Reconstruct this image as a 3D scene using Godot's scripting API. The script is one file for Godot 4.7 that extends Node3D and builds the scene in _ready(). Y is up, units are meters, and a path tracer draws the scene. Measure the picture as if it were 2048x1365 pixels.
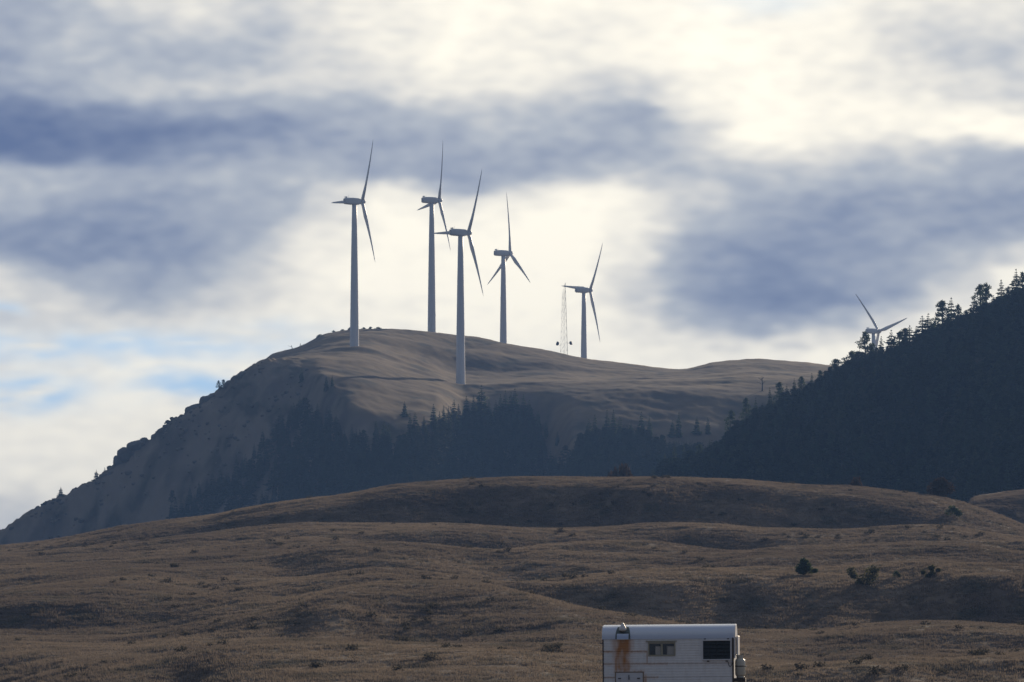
extends Node3D
# Wind turbines on a dry mesa behind a wooded gully, a grassy hill in front and the top of an old camper.
# The eye stands at the origin, 1.7 m above the ground, and looks level along -Z through a rising (shifted) lens.

const F := 8700.0        # focal length in photo pixels
const V0 := 1347.0       # photo row of the horizon
const EYE := 1.7

var rng := RandomNumberGenerator.new()
var names := {}
var n_big := FastNoiseLite.new()
var n_mid := FastNoiseLite.new()
var n_fine := FastNoiseLite.new()
var n_patch := FastNoiseLite.new()
var n_sky := FastNoiseLite.new()

# ---------------------------------------------------------------- naming helpers
func numbered(called: String) -> String:
	if not names.has(called):
		names[called] = 0
		return called
	names[called] += 1
	return "%s_%03d" % [called, names[called]]

func tag(o: Node, label: String, category := "", group := "", kind := "") -> Node:
	if label: o.set_meta("label", label)
	if category: o.set_meta("category", category)
	if group: o.set_meta("group", group)
	if kind: o.set_meta("kind", kind)
	return o

func thing(called: String, label: String, category: String, at := Vector3.ZERO, group := "") -> Node3D:
	var o := Node3D.new()
	o.name = numbered(called)
	o.position = at
	add_child(o)
	tag(o, label, category, group)
	return o

func part(called: String, mesh: Mesh, mat: Material, parent: Node) -> MeshInstance3D:
	var o := MeshInstance3D.new()
	o.name = numbered(called) if parent == self else called
	o.mesh = mesh
	o.material_override = mat
	parent.add_child(o, true)
	return o

# ---------------------------------------------------------------- shape helpers
func begin(smooth := false) -> SurfaceTool:
	var st := SurfaceTool.new()
	st.begin(Mesh.PRIMITIVE_TRIANGLES)
	st.set_smooth_group(0 if smooth else -1)
	return st

func done(st: SurfaceTool) -> ArrayMesh:
	st.generate_normals()
	return st.commit()

func tri(st: SurfaceTool, a: Vector3, b: Vector3, c: Vector3) -> void:
	st.add_vertex(a)
	st.add_vertex(b)
	st.add_vertex(c)

func quad(st: SurfaceTool, a: Vector3, b: Vector3, c: Vector3, d: Vector3) -> void:
	tri(st, a, b, c)
	tri(st, a, c, d)

# a box with chamfered front edges (bevel 0 = plain box)
func bx(st: SurfaceTool, lo: Vector3, hi: Vector3, bevel := 0.0) -> void:
	var b := bevel
	var p := func(x: int, y: int, z: int, axis: int) -> Vector3:
		var v := Vector3(hi.x if x else lo.x, hi.y if y else lo.y, hi.z if z else lo.z)
		if axis != 0: v.x += -b if x else b
		if axis != 1: v.y += -b if y else b
		if axis != 2: v.z += -b if z else b
		return v
	# six faces
	for s in 2:
		quad(st, p.call(s, 0, 0, 0), p.call(s, 0, 1, 0), p.call(s, 1, 1, 0), p.call(s, 1, 0, 0))
		quad(st, p.call(0, s, 0, 1), p.call(1, s, 0, 1), p.call(1, s, 1, 1), p.call(0, s, 1, 1))
		quad(st, p.call(0, 0, s, 2), p.call(0, 1, s, 2), p.call(1, 1, s, 2), p.call(1, 0, s, 2))
	if b <= 0.0: return
	for s in 2:
		for t in 2:
			quad(st, p.call(s, t, 0, 0), p.call(s, t, 1, 0), p.call(s, t, 1, 1), p.call(s, t, 0, 1))
			quad(st, p.call(s, 0, t, 0), p.call(s, 1, t, 0), p.call(s, 1, t, 2), p.call(s, 0, t, 2))
			quad(st, p.call(0, s, t, 1), p.call(1, s, t, 1), p.call(1, s, t, 2), p.call(0, s, t, 2))
			for w in 2:
				tri(st, p.call(s, t, w, 0), p.call(s, t, w, 1), p.call(s, t, w, 2))

# tapered tube through points
func tube(st: SurfaceTool, pts: Array, radii: Array, sides := 8, cap := true) -> void:
	var rings := []
	for i in pts.size():
		var dir: Vector3 = (pts[min(i + 1, pts.size() - 1)] - pts[max(i - 1, 0)]).normalized()
		var a := dir.cross(Vector3.RIGHT if absf(dir.x) < 0.8 else Vector3.UP).normalized()
		var b := dir.cross(a)
		var ring := []
		for k in sides:
			var t := TAU * k / sides
			ring.append(pts[i] + (a * cos(t) + b * sin(t)) * radii[i])
		rings.append(ring)
	for i in pts.size() - 1:
		for k in sides:
			var m := (k + 1) % sides
			quad(st, rings[i][k], rings[i + 1][k], rings[i + 1][m], rings[i][m])
	if cap:
		for k in range(1, sides - 1):
			tri(st, rings[0][0], rings[0][k], rings[0][k + 1])
			tri(st, rings[-1][0], rings[-1][k + 1], rings[-1][k])

# profile of Vector2(radius, height) turned about y
func lathe(st: SurfaceTool, prof: Array, sides := 24, c := Vector3.ZERO) -> void:
	for i in prof.size() - 1:
		for k in sides:
			var t0 := TAU * k / sides
			var t1 := TAU * (k + 1) / sides
			var p0: Vector2 = prof[i]
			var p1: Vector2 = prof[i + 1]
			var a := c + Vector3(p0.x * cos(t0), p0.y, p0.x * sin(t0))
			var b := c + Vector3(p1.x * cos(t0), p1.y, p1.x * sin(t0))
			var d := c + Vector3(p1.x * cos(t1), p1.y, p1.x * sin(t1))
			var e := c + Vector3(p0.x * cos(t1), p0.y, p0.x * sin(t1))
			if p1.x < 1e-5: tri(st, a, b, e)
			elif p0.x < 1e-5: tri(st, a, b, d)
			else: quad(st, a, b, d, e)

func paint(c: Color, rough := 0.6, metal := 0.0) -> StandardMaterial3D:
	var m := StandardMaterial3D.new()
	m.albedo_color = c.linear_to_srgb()
	m.roughness = rough
	m.metallic = metal
	return m

# ---------------------------------------------------------------- the camera's geometry, used to lay the place out
func at(u: float, v: float, d: float) -> Vector3:
	return Vector3((u - 1024.0) / F * d, EYE + (V0 - v) / F * d, -d)

func height_of(v: float, d: float) -> float:
	return EYE + (V0 - v) / F * d

func row_of(y: float, d: float) -> float:
	return V0 - (y - EYE) / d * F

# piecewise cubic curve through (x, y) knots given flat
func curve(k: Array, x: float) -> float:
	var n := k.size() / 2
	if x <= k[0]: return k[1]
	if x >= k[2 * n - 2]: return k[2 * n - 1]
	var i := 0
	while k[2 * i + 2] < x: i += 1
	var x0: float = k[2 * i]
	var x1: float = k[2 * i + 2]
	var y0: float = k[2 * i + 1]
	var y1: float = k[2 * i + 3]
	var s := (y1 - y0) / (x1 - x0)
	var m0 := s
	var m1 := s
	if i > 0:
		var sp: float = (y0 - k[2 * i - 1]) / (x0 - k[2 * i - 2])
		m0 = 0.0 if sp * s <= 0.0 else 2.0 * sp * s / (sp + s)
	if i < n - 2:
		var sn: float = (k[2 * i + 5] - y1) / (k[2 * i + 4] - x1)
		m1 = 0.0 if sn * s <= 0.0 else 2.0 * sn * s / (sn + s)
	var h := x1 - x0
	var t := (x - x0) / h
	var t2 := t * t
	var t3 := t2 * t
	return (2 * t3 - 3 * t2 + 1) * y0 + (t3 - 2 * t2 + t) * h * m0 + (-2 * t3 + 3 * t2) * y1 + (t3 - t2) * h * m1

# ---------------------------------------------------------------- the land
# crest lines of the near hill: distance, row over column, and how strongly each stands out over column
const CRESTS := [
	[285.0, [0, 1420, 130, 1366, 210, 1347, 300, 1330, 420, 1306, 600, 1295, 1000, 1310, 1500, 1335, 1800, 1318, 2048, 1310],
		[0, 0.4, 130, 1.0, 330, 1.0, 480, 0.2, 900, 0.1, 1500, 0.4, 2048, 0.6], 7.0],
	[350.0, [0, 1292, 200, 1290, 330, 1276, 450, 1250, 550, 1230, 620, 1205, 700, 1183, 800, 1173, 950, 1171, 1020, 1187, 1150, 1218, 1300, 1242, 1500, 1264, 1650, 1264, 1750, 1251, 1900, 1246, 2048, 1250],
		[0, 0.2, 250, 0.25, 380, 0.8, 900, 0.7, 1200, 0.3, 1500, 0.35, 1650, 0.85, 2048, 0.95], 11.0],
	[425.0, [0, 1182, 100, 1170, 200, 1165, 300, 1167, 370, 1180, 500, 1165, 650, 1149, 750, 1136, 900, 1148, 1024, 1167, 1150, 1152, 1250, 1142, 1400, 1136, 1600, 1140, 1750, 1128, 1850, 1124, 2048, 1127],
		[0, 0.35, 120, 0.5, 300, 0.5, 420, 0.2, 600, 0.4, 850, 0.8, 1024, 0.6, 1200, 0.9, 2048, 0.9], 20.0],
	[495.0, [0, 1136, 200, 1128, 400, 1110, 530, 1101, 600, 1095, 700, 1083, 800, 1082, 1000, 1100, 1100, 1092, 1250, 1091, 1350, 1096, 1450, 1106, 1600, 1094, 1800, 1090, 2048, 1092],
		[0, 0.6, 300, 0.1, 480, 0.2, 560, 0.7, 1350, 0.9, 1500, 0.4, 1700, 0.7, 2048, 0.8], 10.0],
	[560.0, [0, 1115, 200, 1095, 400, 1073, 600, 1052, 700, 1054, 800, 1052, 900, 1050, 1050, 1061, 1200, 1060, 1300, 1050, 1400, 1047, 1500, 1057, 1600, 1062, 1700, 1063, 1850, 1052, 1950, 1062, 2048, 1075],
		[0, 0.5, 250, 0.3, 600, 0.3, 760, 1.0, 2048, 1.0], 9.0],
	[640.0, [0, 1100, 100, 1085, 200, 1068, 300, 1052, 400, 1038, 500, 1020, 600, 1005, 700, 990, 780, 973, 850, 965, 900, 958, 1000, 953, 1150, 952, 1300, 952, 1400, 955, 1500, 960, 1600, 967, 1700, 973, 1800, 982, 1890, 996, 1950, 1012, 2000, 1030, 2048, 1052, 2200, 1100],
		[0, 0.35, 400, 0.35, 700, 0.6, 1000, 0.75, 1800, 0.75, 2048, 0.6], 19.0],
]
const SKYLINE := [-400, 1200, 0, 1066, 60, 1031, 110, 1004, 150, 986, 190, 963, 215, 945, 245, 925, 270, 905, 300, 882, 350, 845, 370, 832, 400, 814, 425, 795, 455, 772, 480, 752, 500, 740, 530, 726]
const RIM := [530, 726, 565, 727, 600, 735, 640, 749, 690, 792, 720, 815, 800, 848, 850, 832, 900, 812, 960, 795, 1050, 783, 1100, 779, 1250, 771, 1400, 771, 1540, 769, 1660, 760]
const RIM_D := [530, 1500, 600, 1480, 640, 1450, 720, 1390, 800, 1372, 870, 1400, 930, 1474, 1000, 1488, 1600, 1490]
const MIDDLE := [530, 729, 565, 717, 620, 704, 714, 693, 800, 713, 860, 734, 928, 755, 1000, 756, 1100, 751, 1200, 757, 1300, 758, 1400, 755, 1500, 748, 1600, 750]
const CREST := [530, 726, 545, 714, 580, 706, 600, 700, 620, 690, 650, 675, 690, 668, 740, 664, 850, 667, 900, 672, 960, 680, 1020, 693, 1100, 706, 1160, 718, 1250, 730, 1370, 744, 1400, 738, 1430, 731, 1470, 727, 1520, 725, 1560, 728, 1620, 733, 1660, 738, 1900, 745]
const WOODED := [1180, 1010, 1250, 995, 1320, 965, 1400, 940, 1450, 905, 1500, 864, 1560, 830, 1620, 802, 1665, 774, 1720, 748, 1800, 722, 1870, 690, 1950, 653, 2048, 609, 2400, 465]

var cols := PackedFloat32Array()
var first_fine := 0
const STEP := 4.0
var pd := []
var py := []
var pm := []

func profile(u: float) -> void:
	var d := PackedFloat32Array()
	var y := PackedFloat32Array()
	d.append(200.0); y.append(0.0)
	d.append(245.0); y.append(0.15)
	var ld := 245.0
	var ly := 0.15
	for c in CRESTS:
		var v := curve(c[1], u)
		var cd: float = c[0]
		if cd == 350.0: cd += clampf((1255.0 - v) * 0.35, 0.0, 34.0)
		cd += 10.0 * n_big.get_noise_2d(u * 0.07, cd * 7.0)
		var s := curve(c[2], u)
		var cy := height_of(v, cd)
		var toe := lerpf(0.5, 0.44, s)
		d.append(lerpf(ld, cd, toe)); y.append(lerpf(lerpf(ly, cy, toe), minf(ly - 0.5, lerpf(ly, cy, 0.15)), s))
		# a rounded shoulder below the crest, wider here and narrower there
		var wide: float = c[3] * (1.0 + 1.3 * n_big.get_noise_2d(u * 0.11 + 77.0, cd * 3.0))
		wide = clampf(wide, 2.0, (cd - ld) * 0.4)
		d.append(cd - wide); y.append(lerpf(lerpf(ly, cy, 1.0 - wide / (cd - ld)), cy - minf(wide * 0.085, absf(cy - ly) * 0.4), s))
		d.append(cd); y.append(cy)
		ld = cd
		ly = cy
	var right := smoothstep(1870.0, 1960.0, u)
	var vk := curve([1900, 1010, 1950, 1000, 2000, 993, 2048, 988, 2400, 960], u)
	d.append(690.0); y.append(ly - 2.7)
	d.append(740.0); y.append(lerpf(ly - 6.0, height_of(vk, 740.0), right))
	var valley := minf(25.0, ly - 8.0)
	d.append(890.0); y.append(lerpf(valley, height_of(992.0, 890.0), right))
	var wood := smoothstep(1160.0, 1330.0, u)
	var wy := height_of(curve(WOODED, u), 1150.0)
	d.append(1020.0); y.append(lerpf(valley + 4.0, lerpf(y[-1], wy, 0.42), wood))
	d.append(1150.0); y.append(lerpf(valley + 9.0, wy, wood))
	d.append(1230.0); y.append(lerpf(valley + 13.0, maxf(wy - 11.0, valley + 13.0), wood))
	var left := u < 530.0
	var rd := 1500.0 if left else curve(RIM_D, u)
	var ry := height_of(curve(SKYLINE, u) if left else curve(RIM, u), rd)
	var by := minf(height_of(curve(CRESTS[5][1], u), 1330.0) - 5.0, ry - 14.0)
	d.append(maxf(1255.0, rd - (ry - by) / lerpf(0.55, 0.26, smoothstep(1060.0, 1150.0, u)))); y.append(by)
	d.append(rd); y.append(ry)
	d.append(1590.0); y.append(lerpf(ry - 1.4, height_of(729, 1590.0), smoothstep(430.0, 530.0, u)) if left else height_of(curve(MIDDLE, u), 1590.0))
	var cy := ry - 5.0 if left else height_of(curve(CREST, u), 1720.0)
	if left: cy = lerpf(cy, height_of(726, 1720.0), smoothstep(430.0, 530.0, u))
	d.append(1720.0); y.append(cy)
	d.append(1800.0); y.append(cy - 2.7)
	d.append(1950.0); y.append(cy - 8.0)
	d.append(2100.0); y.append(cy - 12.0)
	d.append(2600.0); y.append(minf(cy - 40.0, 74.0))
	d.append(3400.0); y.append(10.0)
	pd.append(d)
	py.append(y)

# soften the near crests sideways, then find the slope at every knot
func finish_profiles() -> void:
	for pass_ in 2:
		var sd := []
		var sy := []
		for c in cols.size():
			var d: PackedFloat32Array = pd[c].duplicate()
			var y: PackedFloat32Array = py[c].duplicate()
			if c > first_fine + 7 and c < first_fine + 604:
				for i in 20:
					var a := 0.0
					var b := 0.0
					for k in range(-7, 8):
						a += pd[c + k][i]
						b += py[c + k][i]
					d[i] = a / 15.0
					y[i] = b / 15.0
			sd.append(d)
			sy.append(y)
		pd = sd
		py = sy
	for c in cols.size():
		var d: PackedFloat32Array = pd[c]
		var y: PackedFloat32Array = py[c]
		var n := d.size()
		var m := PackedFloat32Array()
		m.resize(n)
		for i in range(1, n - 1):
			var a := (y[i] - y[i - 1]) / (d[i] - d[i - 1])
			var b := (y[i + 1] - y[i]) / (d[i + 1] - d[i])
			m[i] = 0.0 if a * b <= 0.0 else 2.0 * a * b / (a + b)
		pm.append(m)

func along(c: int, d: float) -> float:
	var D: PackedFloat32Array = pd[c]
	var n := D.size()
	if d <= D[0]: return py[c][0]
	if d >= D[n - 1]: return py[c][n - 1]
	var i := D.bsearch(d) - 1
	if i < 0: i = 0
	var h := D[i + 1] - D[i]
	var t := (d - D[i]) / h
	var t2 := t * t
	var t3 := t2 * t
	return (2 * t3 - 3 * t2 + 1) * py[c][i] + (t3 - 2 * t2 + t) * h * pm[c][i] + (-2 * t3 + 3 * t2) * py[c][i + 1] + (t3 - t2) * h * pm[c][i + 1]

# low earth banks on the mesa top, round the turbines and tracks: column, distance, half widths, height
const BANKS := [[705.0, 1573.0, 60.0, 8.0, 1.0], [828.0, 1586.0, 48.0, 8.0, 1.1], [668.0, 1545.0, 50.0, 7.0, 1.1], [965.0, 1516.0, 105.0, 6.0, 0.8], [845.0, 1540.0, 60.0, 9.0, 0.7], [1130.0, 1560.0, 90.0, 8.0, 0.9], [1480.0, 1560.0, 70.0, 8.0, 1.0]]

func relief(x: float, d: float) -> float:
	var z := -d
	if d < 740.0:
		var on := smoothstep(215.0, 300.0, d)
		return on * (0.7 * n_big.get_noise_2d(x * 0.6, z) + 0.36 * n_mid.get_noise_2d(x * 0.55, z) + 0.10 * n_fine.get_noise_2d(x, z))
	var far := smoothstep(740.0, 900.0, d)
	var craggy := 0.0
	if d > 1290.0 and d < 1512.0:
		var u := 1024.0 + F * x / d
		craggy = smoothstep(640.0, 520.0, u) * smoothstep(1290.0, 1400.0, d) * smoothstep(1512.0, 1500.0, d)
		if craggy > 0.0: craggy *= 2.3 * (0.40 - absf(n_mid.get_noise_2d(x * 1.5, z * 0.8))) + 1.2 * n_fine.get_noise_2d(x * 0.7, z * 0.7)
	elif d < 1640.0:
		craggy = 0.0
	if d > 1440.0 and d < 1640.0:
		var u := 1024.0 + F * x / d
		for b in BANKS:
			var q: float = pow((u - b[0]) / b[2], 2.0) + pow((d - b[1]) / b[3], 2.0)
			if q < 6.0: craggy += b[4] * exp(-q)
	return craggy + lerpf(0.7, 1.1, far) * n_big.get_noise_2d(x * 0.6, z) + lerpf(0.36, 0.30, far) * n_mid.get_noise_2d(x * lerpf(0.55, 0.7, far), z * lerpf(1.0, 0.6, far)) + lerpf(0.15, 0.17, far) * n_fine.get_noise_2d(x * lerpf(1.0, 0.5, far), z * lerpf(1.0, 0.5, far))

func land(u: float, d: float) -> float:
	var f := clampf((u + 200.0) / STEP, 0.0, 612.0)
	var i := int(f)
	return lerpf(along(first_fine + i, d), along(first_fine + mini(i + 1, 612), d), f - i) + relief((u - 1024.0) / F * d, d)

# first distance at which the land is seen at that column and row
func seen(u: float, v: float, from := 230.0, to := 1740.0, step := 3.0) -> float:
	var d := from
	while d < to:
		if row_of(land(u, d), d) <= v: return d
		d += step
	return to

func sheet(called: String, label: String, rows: PackedFloat32Array, tint: Callable, mat: Material) -> MeshInstance3D:
	var nc := cols.size()
	var nr := rows.size()
	var vs := PackedVector3Array()
	var cs := PackedColorArray()
	vs.resize(nc * nr)
	cs.resize(nc * nr)
	for r in nr:
		var d := rows[r]
		for c in nc:
			var x := (cols[c] - 1024.0) / F * d
			vs[r * nc + c] = Vector3(x, along(c, d) + relief(x, d), -d)
			cs[r * nc + c] = tint.call(cols[c], x, d)
	var ns := PackedVector3Array()
	ns.resize(nc * nr)
	for r in nr:
		for c in nc:
			var e := vs[r * nc + mini(c + 1, nc - 1)] - vs[r * nc + maxi(c - 1, 0)]
			var f := vs[mini(r + 1, nr - 1) * nc + c] - vs[maxi(r - 1, 0) * nc + c]
			ns[r * nc + c] = e.cross(f).normalized()
	var ix := PackedInt32Array()
	ix.resize((nc - 1) * (nr - 1) * 6)
	var k := 0
	for r in nr - 1:
		for c in nc - 1:
			var a := r * nc + c
			ix[k] = a; ix[k + 1] = a + nc; ix[k + 2] = a + 1
			ix[k + 3] = a + 1; ix[k + 4] = a + nc; ix[k + 5] = a + nc + 1
			k += 6
	var arr := []
	arr.resize(Mesh.ARRAY_MAX)
	arr[Mesh.ARRAY_VERTEX] = vs
	arr[Mesh.ARRAY_NORMAL] = ns
	arr[Mesh.ARRAY_COLOR] = cs
	arr[Mesh.ARRAY_INDEX] = ix
	var mesh := ArrayMesh.new()
	mesh.add_surface_from_arrays(Mesh.PRIMITIVE_TRIANGLES, arr)
	var o := part(called, mesh, mat, self)
	tag(o, label, "", "", "structure")
	return o

const STRAW := Color(0.182, 0.147, 0.114)
const BROWN := Color(0.092, 0.076, 0.068)
const SAGE := Color(0.062, 0.060, 0.050)
const SCREE := Color(0.175, 0.145, 0.112)
const FLOOR := Color(0.055, 0.050, 0.036)

func grass_tint(_u: float, x: float, d: float) -> Color:
	var a := n_patch.get_noise_2d(x, d * 0.8) * 1.3 + 0.5
	var b := n_fine.get_noise_2d(x * 0.55 + 300.0, d * 0.5)
	var e := n_mid.get_noise_2d(x * 3.5 + 90.0, d * 2.6)
	var c := BROWN.lerp(STRAW, clampf(a + 0.5 * b, 0.0, 1.0))
	c = c.lerp(SAGE, clampf((e + 0.5 * b - 0.22) * 3.4, 0.0, 0.9))
	return c

func mesa_tint(u: float, x: float, d: float) -> Color:
	var c := BROWN.lerp(STRAW, clampf(n_patch.get_noise_2d(x * 0.6, d * 0.5) * 1.3 + 0.62 + 0.4 * n_mid.get_noise_2d(x, d * 0.35) + 0.5 * n_fine.get_noise_2d(x * 0.35, d * 0.22), 0.0, 1.0)) * Color(1.04, 0.97, 0.79)
	c = c.lerp(SAGE, clampf((n_mid.get_noise_2d(x * 0.8 + 50.0, d * 0.5) - 0.2) * 3.2, 0.0, 0.85))
	var rd := 1500.0 if u < 530.0 else curve(RIM_D, u)
	var rock := SCREE.lerp(FLOOR, clampf(n_mid.get_noise_2d(x * 0.9, d * 0.5) * 2.2 + 0.35, 0.0, 1.0))
	rock = rock.lerp(STRAW, clampf(n_fine.get_noise_2d(x * 0.5, d * 0.3) * 1.5, 0.0, 0.5))
	rock = rock.lerp(BROWN, clampf(n_patch.get_noise_2d(x, d + 400.0) * 2.0, 0.0, 0.7))
	var below := smoothstep(rd + 4.0, rd - 10.0, d + 12.0 * n_mid.get_noise_2d(x, 7.0))
	below *= 1.0 - 0.75 * smoothstep(1060.0, 1130.0, u)
	return c.lerp(rock, below)

func wood_tint(u: float, x: float, d: float) -> Color:
	var c := FLOOR.lerp(BROWN, clampf(n_patch.get_noise_2d(x, d) + 0.3, 0.0, 1.0))
	return c.lerp(STRAW, smoothstep(1850.0, 2000.0, u) * smoothstep(980.0, 900.0, d) * 0.5)

func paint_of_vertices(rough := 0.95) -> StandardMaterial3D:
	var m := StandardMaterial3D.new()
	m.vertex_color_use_as_albedo = true
	m.roughness = rough
	m.metallic_specular = 0.15
	return m

# ---------------------------------------------------------------- plants
func leafy(st: SurfaceTool, c: Vector3, r: Vector3, count: int, size: float) -> void:
	for i in count:
		var p := Vector3(rng.randfn(), rng.randfn(), rng.randfn()).normalized() * pow(rng.randf(), 0.4)
		p = c + p * r
		var a := Vector3(rng.randf_range(-1, 1), rng.randf_range(-1, 1), rng.randf_range(-1, 1)).normalized() * size
		var b := Vector3(rng.randf_range(-1, 1), rng.randf_range(-1, 1), rng.randf_range(-1, 1)).normalized() * size
		tri(st, p - a * 0.5, p + a * 0.5 + b * 0.2, p + b)

# a conifer one unit tall: [trunk mesh, crown mesh]
func conifer(spread: float, levels: int, ragged: float) -> Array:
	var tr := begin(true)
	tube(tr, [Vector3(0, -0.12, 0), Vector3(0, 0.3, 0), Vector3(0.004, 0.97, 0)], [0.022, 0.016, 0.002], 6)
	var st := begin()
	for i in levels:
		var t := (i + rng.randf() * 0.7) / levels
		var y := 0.07 + 0.92 * t
		var r := spread * pow(1.0 - t, 0.82) * rng.randf_range(1.0 - ragged, 1.0 + ragged * 0.6) + 0.008
		var n := int(lerpf(9.0, 5.0, t))
		var turn := rng.randf() * TAU
		for k in n:
			if rng.randf() < ragged * 0.35: continue
			var a := turn + TAU * (k + rng.randf_range(-0.3, 0.3)) / n
			var dir := Vector3(cos(a), 0, sin(a))
			var side := Vector3(-dir.z, 0, dir.x)
			var rr := r * rng.randf_range(0.75, 1.2)
			var root := Vector3(0, y, 0)
			var tip := dir * rr + Vector3(0, y - rr * rng.randf_range(0.15, 0.55), 0)
			var mid := root.lerp(tip, 0.55) + Vector3(0, rr * 0.06, 0)
			var w := rr * 0.26 + 0.006
			tri(st, root, mid - side * w, mid + side * w)
			tri(st, mid - side * w, tip, mid + side * w)
			tri(st, mid, tip, mid + Vector3(0, -w * 1.3, 0))
			tri(st, root, mid, mid + Vector3(0, -w * 1.5, 0) + side * w * 0.4)
			tri(st, mid + side * w, tip + side * w * 0.8 - dir * rr * 0.15, mid.lerp(tip, 0.5))
			tri(st, mid - side * w, tip - side * w * 0.8 - dir * rr * 0.15, mid.lerp(tip, 0.5))
			leafy(st, mid, Vector3(w, w * 0.8, w), 2, w * 1.1)
	tri(st, Vector3(-0.012, 0.95, 0), Vector3(0, 1.0, 0), Vector3(0.012, 0.95, 0))
	tri(st, Vector3(0, 0.95, -0.012), Vector3(0, 1.0, 0), Vector3(0, 0.95, 0.012))
	return [done(tr), done(st)]

# a pine with separate foliage clumps on visible limbs
func pine(spread: float, clumps: int) -> Array:
	var tr := begin(true)
	var st := begin()
	tube(tr, [Vector3(0, -0.12, 0), Vector3(0.01, 0.4, 0), Vector3(0, 0.93, 0.01)], [0.028, 0.02, 0.004], 7)
	for i in clumps:
		var t := (i + rng.randf()) / clumps
		var y := 0.2 + 0.76 * t
		var r := spread * sin(PI * pow(lerpf(0.28, 0.97, t), 0.75)) * rng.randf_range(0.35, 1.1)
		var a := i * 2.4 + rng.randf_range(-0.5, 0.5)
		var c := Vector3(cos(a) * r, y, sin(a) * r)
		tube(tr, [Vector3(0, y - 0.05, 0), c], [0.007, 0.003], 4, false)
		var q := rng.randf_range(0.06, 0.10) * (1.15 - 0.5 * t)
		leafy(st, c, Vector3(q * 1.3, q * 0.8, q * 1.3), 64, 0.042)
	leafy(st, Vector3(0, 0.94, 0), Vector3(0.035, 0.06, 0.035), 30, 0.035)
	return [done(tr), done(st)]

# a dead tree: bare trunk and stubs
func snag(limbs: int) -> ArrayMesh:
	var st := begin(true)
	tube(st, [Vector3(0, -0.1, 0), Vector3(0.01, 0.5, 0), Vector3(-0.01, 1.0, 0.01)], [0.035, 0.024, 0.008], 6)
	for i in limbs:
		var y := rng.randf_range(0.35, 0.92)
		var a := rng.randf() * TAU
		var l := rng.randf_range(0.12, 0.34)
		tube(st, [Vector3(0, y, 0), Vector3(cos(a) * l, y + l * 0.75, sin(a) * l)], [0.014, 0.004], 4, false)
	return done(st)

# a broad-leaved tree or bush one unit tall out of a list of [x, y, z, radius] clumps
func bush(list: Array, leaf: float, per: int) -> Array:
	var tr := begin(true)
	var st := begin()
	for b in list:
		var c := Vector3(b[0], b[1], b[2])
		tube(tr, [Vector3(b[0] * 0.15, -0.1, b[2] * 0.15), Vector3(b[0] * 0.5, b[1] * 0.5, b[2] * 0.5), c], [0.03, 0.02, 0.008], 5, false)
		leafy(st, c, Vector3(b[3], b[3] * 0.85, b[3]), per * 2, leaf * 1.25)
	return [done(tr), done(st)]

func make_tree(called: String, shape: Array, bark: Material, green: Material) -> Node3D:
	var o := Node3D.new()
	o.name = called
	part("trunk", shape[0], bark, o)
	if shape.size() > 1: part("crown", shape[1], green, o)
	return o

func plant(proto: Node3D, called: String, label: String, category: String, where: Vector3, tall: float, wide := 1.0, group := "", lean := 0.0) -> Node3D:
	var o: Node3D = proto.duplicate()
	o.name = numbered(called)
	add_child(o)
	o.position = where
	o.rotation = Vector3(0, rng.randf() * TAU, 0)
	if lean != 0.0: o.rotation = Vector3(0, 0, lean)
	o.scale = Vector3(tall * wide, tall, tall * wide)
	tag(o, label, category, group)
	return o

func boulder(seed_: int, stretch: Vector3) -> ArrayMesh:
	var st := begin()
	var n := FastNoiseLite.new()
	n.seed = seed_
	n.frequency = 1.3
	n.noise_type = FastNoiseLite.TYPE_CELLULAR
	var P := func(i: int, j: int) -> Vector3:
		var th := PI * i / 9.0
		var ph := TAU * (j % 14) / 14.0
		var p := Vector3(sin(th) * cos(ph), cos(th), sin(th) * sin(ph))
		# squared-off blocks
		var q := Vector3(signf(p.x) * pow(absf(p.x), 0.8), signf(p.y) * pow(absf(p.y), 0.8), signf(p.z) * pow(absf(p.z), 0.8))
		return q * stretch * (1.0 + 0.38 * n.get_noise_3dv(p * 1.4))
	for i in 9:
		for j in 14:
			quad(st, P.call(i, j), P.call(i, j + 1), P.call(i + 1, j + 1), P.call(i + 1, j))
	return done(st)

func many(called: String, label: String, mesh: Mesh, mat: Material, spots: Array, colors: PackedColorArray) -> void:
	var mm := MultiMesh.new()
	mm.transform_format = MultiMesh.TRANSFORM_3D
	mm.use_colors = true
	mm.mesh = mesh
	mm.instance_count = spots.size()
	var buf := PackedFloat32Array()
	buf.resize(spots.size() * 16)
	for i in spots.size():
		var t: Transform3D = spots[i]
		var c := colors[i]
		var k := i * 16
		buf[k] = t.basis.x.x; buf[k + 1] = t.basis.y.x; buf[k + 2] = t.basis.z.x; buf[k + 3] = t.origin.x
		buf[k + 4] = t.basis.x.y; buf[k + 5] = t.basis.y.y; buf[k + 6] = t.basis.z.y; buf[k + 7] = t.origin.y
		buf[k + 8] = t.basis.x.z; buf[k + 9] = t.basis.y.z; buf[k + 10] = t.basis.z.z; buf[k + 11] = t.origin.z
		buf[k + 12] = c.r; buf[k + 13] = c.g; buf[k + 14] = c.b; buf[k + 15] = 1.0
	mm.buffer = buf
	var o := MultiMeshInstance3D.new()
	o.name = numbered(called)
	o.multimesh = mm
	if mat: o.material_override = mat
	add_child(o)
	tag(o, label, "", "", "stuff")

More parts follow.
